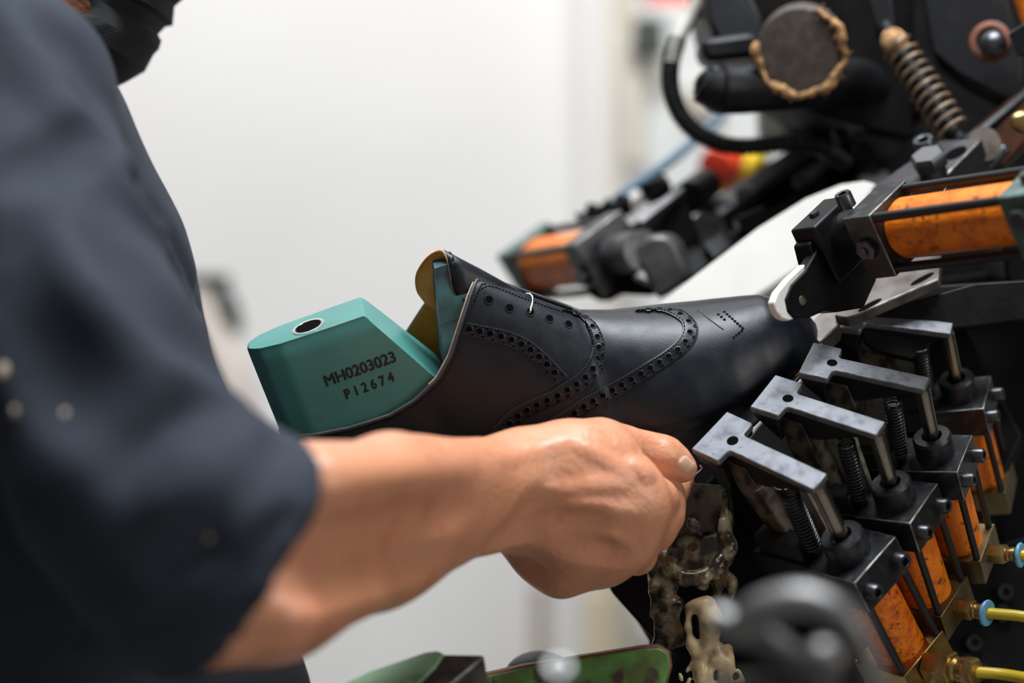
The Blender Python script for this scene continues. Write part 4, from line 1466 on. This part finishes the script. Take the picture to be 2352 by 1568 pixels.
FO = [
    fold([(27, 9), (112, 180), (195, 292), (262, 380), (330, 475), (395, 580), (432, 660)], .011, .0055, .016, "add"),
    fold([(130, 500), (204, 600), (278, 705), (358, 795), (425, 875), (500, 930), (560, 985)], .012, .0060, .018, "add"),
    fold([(90, 40), (195, 160), (262, 255)], .010, .0035, .014, "sub"),
    fold([(178, 200), (250, 290)], .008, .0025, .012, "sub"),
    fold([(20, 405), (110, 365), (200, 325)], .010, .0040, .016, "sub"),
    fold([(300, 424), (370, 510), (430, 615), (470, 720)], .008, .0050, .010, "sub"),
    fold([(240, 560), (330, 660), (420, 780), (500, 850)], .014, .0030, .018, "sub"),
    fold([(625, 1070), (560, 1150), (450, 1235), (380, 1280)], .012, .0035, .016, "sub"),
    fold([(690, 1060), (640, 1150), (560, 1220)], .009, .0030, .014, "add"),
    fold([(120, 1505), (300, 1450), (432, 1392), (560, 1300), (650, 1190)], .005, .0014, .006, "sub"),
    fold([(480, 960), (420, 1030), (300, 1080)], .014, .0030, .02, "sub"),
    fold([(560, 1005), (490, 1080), (390, 1140)], .012, .0030, .02, "add"),
    fold([(30, 700), (120, 860), (260, 1000)], .016, .0035, .02, "sub"),
]
sm_ = shirt_base(FO).mesh()
shirt = make("shirt", sm_, "shirt", person, sharp=180)
SB = bvh_of(sm_)
for px, py, r in ((6, 850, .0035), (32, 945, .0026), (148, 948, .002), (480, 1235, .0015)):
    loc, nn = hit(SB, px, py)
    sp_ = make("lint_speck", MB().ball(frame(loc, nn), (r, r * .8, .0008), 12, 8), "lint", shirt)

tr = SDF(axis((-.46, -.08, .007)), axis((1.16, 1.66, .008)), axis((.02, 1.09, .009)))
tr.cap(P(215, 1680, 1.31), P(200, 1680, 1.50), .105, .105, .03)
tr.cap(P(335, 1660, 1.30), P(335, 1660, 1.40), .0885, .0885, .03)
for d in (1.31, 1.51):
    tr.chain([(P(250, 1800, d), .095), (V((-.21, d, .52)), .065), (V((-.27, d, .07)), .055)], .03)
make("trousers", tr.mesh(), "trouser_cloth", person, sharp=180)
for d in (1.31, 1.51):
    q = SDF(axis((-.36, .0, .006)), axis((d - .07, d + .07, .006)), axis((-.004, .12, .005)))
    q.ell((-.13, d, .035), (.12, .045, .036), None, .02).ell((-.25, d, .05), (.07, .04, .05), None, .02)
    make("work_shoe", q.mesh(), "rubber", person, sharp=180)


# ================================================================== GLUE, LEVERS, FOREGROUND
random.seed(11)
gp = thing("glue_nozzle", "grey-green nozzle block below the hand, crusted and dripping with dark glue", "machine part", P(1630, 1220, 1.40))
slab("nozzle_block", [(1560, 1105), (1660, 1110), (1668, 1170), (1640, 1260), (1580, 1290), (1500, 1240), (1520, 1160)], 1.39, .03, "grease_plate", gp, (-.25, -.9, .35), .003)
slab("nozzle_lip", [(1500, 1240), (1560, 1230), (1650, 1215), (1680, 1260), (1650, 1330), (1560, 1330), (1510, 1290)], 1.375, .02, "glue_dark", gp, (-.2, -.97, .1), .004)
c = P(1590, 1300, 1.37)
g = SDF(axis((c.x - .032, c.x + .036, .0011)), axis((c.y - .022, c.y + .03, .0013)), axis((c.z - .075, c.z + .045, .0011)))


def goo(px, py, d, r):
    return P(px, py, d), mm(r, d)


g.chain([goo(1500, 1245, 1.37, 12), goo(1540, 1310, 1.364, 13), goo(1575, 1330, 1.362, 14), goo(1610, 1325, 1.362, 14), goo(1650, 1300, 1.364, 15), goo(1672, 1250, 1.368, 13), goo(1668, 1190, 1.374, 10), goo(1665, 1130, 1.378, 8)], .006, m=.005)
g.chain([goo(1495, 1240, 1.374, 14), goo(1500, 1300, 1.372, 14), goo(1520, 1370, 1.374, 15), goo(1540, 1430, 1.376, 14), goo(1525, 1480, 1.378, 12)], .006, m=.005)
for i in range(70):
    a, b = random.uniform(1492, 1685), random.uniform(1190, 1345)
    if (a - 1590) ** 2 / 70 ** 2 + (b - 1265) ** 2 / 55 ** 2 < 1:
        continue
    l = random.uniform(6, 34)
    g.chain([goo(a, b, 1.368, random.uniform(5, 12)), goo(a + random.uniform(-8, 8), b + l, 1.368, random.uniform(3, 8))], .004, m=.004)
for i in range(26):
    a = random.uniform(1495, 1560)
    b = random.uniform(1290, 1480)
    g.chain([goo(a, b, 1.374, random.uniform(6, 14)), goo(a + random.uniform(-10, 10), b + random.uniform(8, 40), 1.374, random.uniform(4, 10))], .004, m=.004)
gl = make("dried_glue", g.mesh(), "glue_dark", gp, sharp=180)
gl["kind"] = "stuff"
c = P(1630, 1470, 1.355)
g = SDF(axis((c.x - .028, c.x + .034, .001)), axis((c.y - .02, c.y + .02, .0013)), axis((c.z - .05, c.z + .036, .001)))
g.chain([goo(1600, 1388, 1.355, 13), goo(1622, 1392, 1.355, 20), goo(1634, 1425, 1.353, 24), goo(1630, 1455, 1.354, 18), goo(1622, 1480, 1.356, 9), goo(1612, 1510, 1.356, 6), goo(1610, 1540, 1.356, 9), goo(1618, 1600, 1.356, 13)], .005, m=.006)
g.chain([goo(1628, 1470, 1.355, 8), goo(1636, 1500, 1.356, 4), goo(1630, 1545, 1.356, 6), goo(1634, 1580, 1.356, 10)], .003, m=.005)
g.chain([goo(1582, 1395, 1.357, 10), goo(1580, 1440, 1.357, 5), goo(1588, 1480, 1.357, 9), goo(1600, 1530, 1.357, 4), goo(1606, 1560, 1.357, 9)], .005, m=.005)
g.chain([goo(1642, 1440, 1.354, 6), goo(1646, 1490, 1.354, 3), goo(1650, 1530, 1.354, 3)], .003, m=.004)
g.chain([goo(1640, 1515, 1.355, 9), goo(1652, 1510, 1.355, 5), goo(1655, 1480, 1.356, 4)], .004, m=.004)
g.chain([goo(1672, 1490, 1.36, 12), goo(1668, 1520, 1.358, 14), goo(1676, 1540, 1.358, 11)], .006, m=.005)
for i in range(26):
    a, b = random.uniform(1560, 1700), random.uniform(1520, 1600)
    g.chain([goo(a, b, 1.357, random.uniform(3, 7)), goo(a + random.uniform(-14, 14), b + random.uniform(5, 30), 1.357, random.uniform(3, 6))], .002, m=.004)
tag(make("glue_drip", g.mesh(), "glue_cream", None, sharp=180), "cream-coloured lump of dried glue with hanging strings, left of the blurred foreground lever", "glue")
# hair-thin threads and lint caught on the machine
lint = MB()
for pts in ([(1565, 1107, 1.352), (1590, 1095, 1.35), (1605, 1083, 1.35), (1612, 1075, 1.35), (1607, 1068, 1.35)], [(1735, 1128, 1.335), (1765, 1112, 1.335), (1790, 1124, 1.335), (1830, 1120, 1.335)], [(1940, 507, 1.40), (1965, 498, 1.40), (2012, 440, 1.40), (2010, 434, 1.4)], [(2168, 408, 1.38), (2174, 425, 1.38), (2168, 440, 1.38)]):
    lint.tube([P(*q) for q in pts], .0003, 6, 6)
o = tag(make("lint_threads", lint, "lint"), "fine pale threads of lint caught on the machine and under the thumb", "lint")
o["kind"] = "stuff"

gb = thing("painted_bracket", "pale green painted bracket with a bare metal end, left of the green lever", "machine part", P(950, 1560, 1.27))
n_ = V((-.12, -.55, .83))
o1 = P(960, 1530, 1.27)
slab_pts = [(740, 1590), (850, 1540), (975, 1497), (1005, 1493), (1020, 1500), (1000, 1530), (930, 1600)]
make("painted_top", MB().prism(on_plane(slab_pts, o1, n_), n_ * -.004), "pale_green", gb, .001)
make("arm_body", MB().prism([q - n_ * .0012 for q in on_plane([(760, 1600), (985, 1497), (1108, 1499), (1112, 1504), (1010, 1590), (990, 1620)], o1, n_)], n_ * -.03), "worn_steel", gb, .0015)
make("stem", MB().cyl(P(960, 1640, 1.29), V((P(960, 0, 1.29).x, 1.29, 0.0)), .012), "machine_black", gb)
lv = thing("green_lever", "green painted lever with chipped edges and a rounded end at the bottom centre", "lever", P(1350, 1560, 1.33))
lvp = [(1040, 1600), (1100, 1556), (1200, 1534), (1350, 1510), (1480, 1490), (1515, 1488), (1535, 1500), (1540, 1530), (1528, 1570), (1500, 1620)]
make("lever_bar", MB().prism(on_plane(lvp, P(1350, 1540, 1.33), V((-.1, -.97, .2))), V((0, .012, 0))), "green_paint", lv, .0008)
make("stem", MB().cyl(P(1400, 1590, 1.339), V((P(1400, 0, 1.339).x, 1.339, 0.0)), .005), "machine_black", lv)
lvp2 = [(1036, 1598), (1098, 1552), (1200, 1529), (1350, 1505), (1480, 1485), (1516, 1483), (1540, 1498), (1545, 1530), (1534, 1572), (1505, 1624)]
make("worn_rim", MB().prism([q + V((0, .0015, 0)) for q in on_plane(lvp2, P(1350, 1540, 1.33), V((-.1, -.97, .2)))], V((0, .009, 0))), "rust", lv, .0008)
tag(make("dark_knob", MB().ball(frame(P(1235, 1545, 1.42), (0, 0, 1)), (.022, .016, .013)).cyl(P(1235, 1550, 1.42), V((P(1235, 0, 1.42).x, 1.42, 0.0)), .008), "rubber"), "low dark lump between the two green arms", "machine part")

fl = thing("foreground_lever", "large grey metal lever with a round knob, strongly blurred in the foreground", "lever", P(1860, 1560, .94))
q = [P(1645, 1420, .95), P(1700, 1440, .945), P(1755, 1400, .94), P(1845, 1378, .935), P(1935, 1415, .93), P(1985, 1500, .93), P(2005, 1600, .93), P(1995, 1760, .94)]
make("curved_arm", MB().tube(q, [.0062 + .0012 * math.sin(i * .11) for i in range(57)], 20, 8), "handle_metal", fl)
make("knob", MB().ball(frame(P(1895, 1515, .925), (0, -1, .3)), (.0085, .0085, .007)).cyl(P(1895, 1515, .925), P(1900, 1640, .93), .006), "handle_metal", fl)
make("post", MB().cyl(P(1995, 1760, .94), V((P(1995, 0, .94).x, .94, 0.0)), .012), "handle_metal", fl)
make("link_bar", MB().tube([P(1690, 1440, .95), P(1760, 1470, .95), P(1830, 1530, .945), P(1860, 1640, .94)], .0058, 18, 8), "machine_grey", fl)
make("lower_bar", MB().tube([P(1640, 1590, .95), P(1740, 1580, .95), P(1840, 1600, .95)], .006, 16, 8), "machine_grey", fl)
tag(make("bolt_post", MB().socket(frame(P(1283, 1553, .97), (0, -.6, .8)), .0055, .006).cyl(P(1283, 1553, .97), V((P(1283, 0, .97).x, .97, 0.0)), .004), "handle_metal"),
    "slim grey post topped by a socket bolt, blurred in front of the green lever", "post")

# ================================================================== ROOM AND BACKGROUND
def struct(name, mb, m, bevel=0.0):
    o = make(name, mb, m, None, bevel)
    o["kind"] = "structure"
    return o


I4 = Matrix.Identity(4)
struct("wall_back", MB().box(Matrix.Translation(V((0, 3.45, 1.5))), (3.0, .05, 1.5)), "wall_paint")
struct("wall_front", MB().box(Matrix.Translation(V((0, -1.7, 1.5))), (3.0, .05, 1.5)), "wall_paint")
struct("floor", MB().box(Matrix.Translation(V((0, 1.0, -.05))), (3.0, 2.6, .05)), "floor_concrete")


def post(px0, px1, d, z0, z1, name, m, dep=.03):
    a, b = P(px0, 784, d), P(px1, 784, d)
    return struct(name, MB().box(Matrix.Translation(V(((a.x + b.x) / 2, d + dep, (z0 + z1) / 2))), ((b.x - a.x) / 2, dep, (z1 - z0) / 2)), m, .002)


post(1345, 1402, 3.33, 0.0, 3.0, "trim_1", "wall_paint")
post(1405, 1455, 3.30, 0.0, 3.0, "trim_2", "trim_beige")
post(1225, 1262, 3.2, 0.0, .93, "trim_3", "trim_brown")
post(1348, 1402, 3.1, 0.0, .93, "trim_4", "trim_cream")
cab = thing("cabinet", "pale grey cabinet standing behind the corrugated hose, blurred", "cabinet", P(1600, 784, 2.5))
cab.location.z = 0
x0, x1 = P(1468, 0, 2.5).x, P(2300, 0, 2.5).x
make("case", MB().box(Matrix.Translation(V(((x0 + x1) / 2, 2.7, 1.27))), ((x1 - x0) / 2, .2, .33)), "cabinet_grey", cab, .005)
make("door_handle", MB().box(Matrix.Translation(P(1455, 235, 2.48)), (.012, .01, .065)), "trim_beige", cab, .004)
make("latch", MB().box(Matrix.Translation(P(1490, 85, 2.46)), (.016, .012, .02)), "far_dark", cab, .004)
make("leg", MB().box(Matrix.Translation(V((x0 + .06, 2.7, .47))), (.03, .15, .47)), "cabinet_grey", cab)
make("leg", MB().box(Matrix.Translation(V((x1 - .06, 2.7, .47))), (.03, .15, .47)), "cabinet_grey", cab)
tag(make("warning_lamp", MB().lathe(frame(V((P(1535, 0, 2.56).x, 2.56, 1.62)), (0, 0, 1)), [(.022, -.02), (.026, -.012), (.026, .03), (.02, .04), (.005, .045)], 24), "red_plastic"), "red lamp at the top edge above the pale conduit, blurred", "lamp")
tag(make("grey_pipe", MB().tube([P(1580, 200, 2.487), P(1600, 240, 2.487), P(1625, 250, 2.487), P(1650, 235, 2.487)], .012, 14, 6), "trim_beige"), "beige pipe bend seen inside the loop of the corrugated hose", "pipe")
fm = thing("background_machine", "pale machine with a dark green cap, blurred behind the sleeve and the teal last", "machine", P(480, 900, 2.5))
fm.location.z = 0
make("cap", MB().cyl(P(472, 656, 2.5), P(472, 632, 2.5), .026), "far_green", fm)
make("body", MB().tube([P(440, 665, 2.5), P(455, 720, 2.5), P(490, 800, 2.5), P(520, 870, 2.5), P(530, 960, 2.5), P(530, 1200, 2.5)], .027, 20, 6), "far_pale", fm)
make("motor", MB().ball(frame(P(520, 712, 2.5), (.35, 0, -1)), (.014, .02, .030)), "far_dark", fm)
make("strut", MB().cyl(P(538, 860, 2.52), P(548, 930, 2.52), .008), "far_dark", fm)
make("column", MB().cyl(P(545, 820, 2.55), V((P(552, 784, 2.55).x, 2.55, 0)), .012), "trim_cream", fm)

# ================================================================== LIGHT AND CAMERA
def area(name, loc, target, size, power, col, sy=None):
    l = bpy.data.lights.new(name, "AREA")
    l.energy = power
    l.color = col
    l.shape = "RECTANGLE"
    l.size = size
    l.size_y = sy or size
    o = bpy.data.objects.new(name, l)
    COL.objects.link(o)
    o.location = loc
    o.rotation_euler = (V(target) - V(loc)).to_track_quat("-Z", "Y").to_euler()
    return o


area("overhead_light", (.10, 1.05, 2.80), (.05, 1.38, 1.1), 1.0, 60, (.90, .95, 1.0), .6)
area("overhead_light", (-.4, 2.45, 2.9), (-.2, 3.4, 1.25), 2.2, 27, (1.0, .985, .96), .4)  # second, unseen lamp added to brighten the back wall
area("right_fill_light", (2.0, -.3, 1.8), (.3, 1.35, 1.05), .9, 20, (1.0, .97, .93), .9)  # unseen area light added at the right front to brighten the orange cylinders
w = bpy.data.worlds.new("World")
SCN.world = w
w.use_nodes = True
w.node_tree.nodes["Background"].inputs[0].default_value = (.80, .84, .90, 1)
w.node_tree.nodes["Background"].inputs[1].default_value = 0.035

cam = bpy.data.cameras.new("Camera")
cam.lens = 85
cam.sensor_width = 36
cam.clip_start = .05
cam.dof.use_dof = True
cam.dof.focus_distance = 1.36
cam.dof.aperture_fstop = 2.5
cam.dof.aperture_blades = 0
co = bpy.data.objects.new("Camera", cam)
COL.objects.link(co)
co.location = CAM
co.rotation_euler = (R(90), 0, 0)
SCN.camera = co
SCN.view_settings.view_transform = "Standard"
SCN.view_settings.look = "None"
SCN.view_settings.gamma = 1.0
SCN.view_settings.use_curve_mapping = False
SCN.view_settings.exposure = 0.0
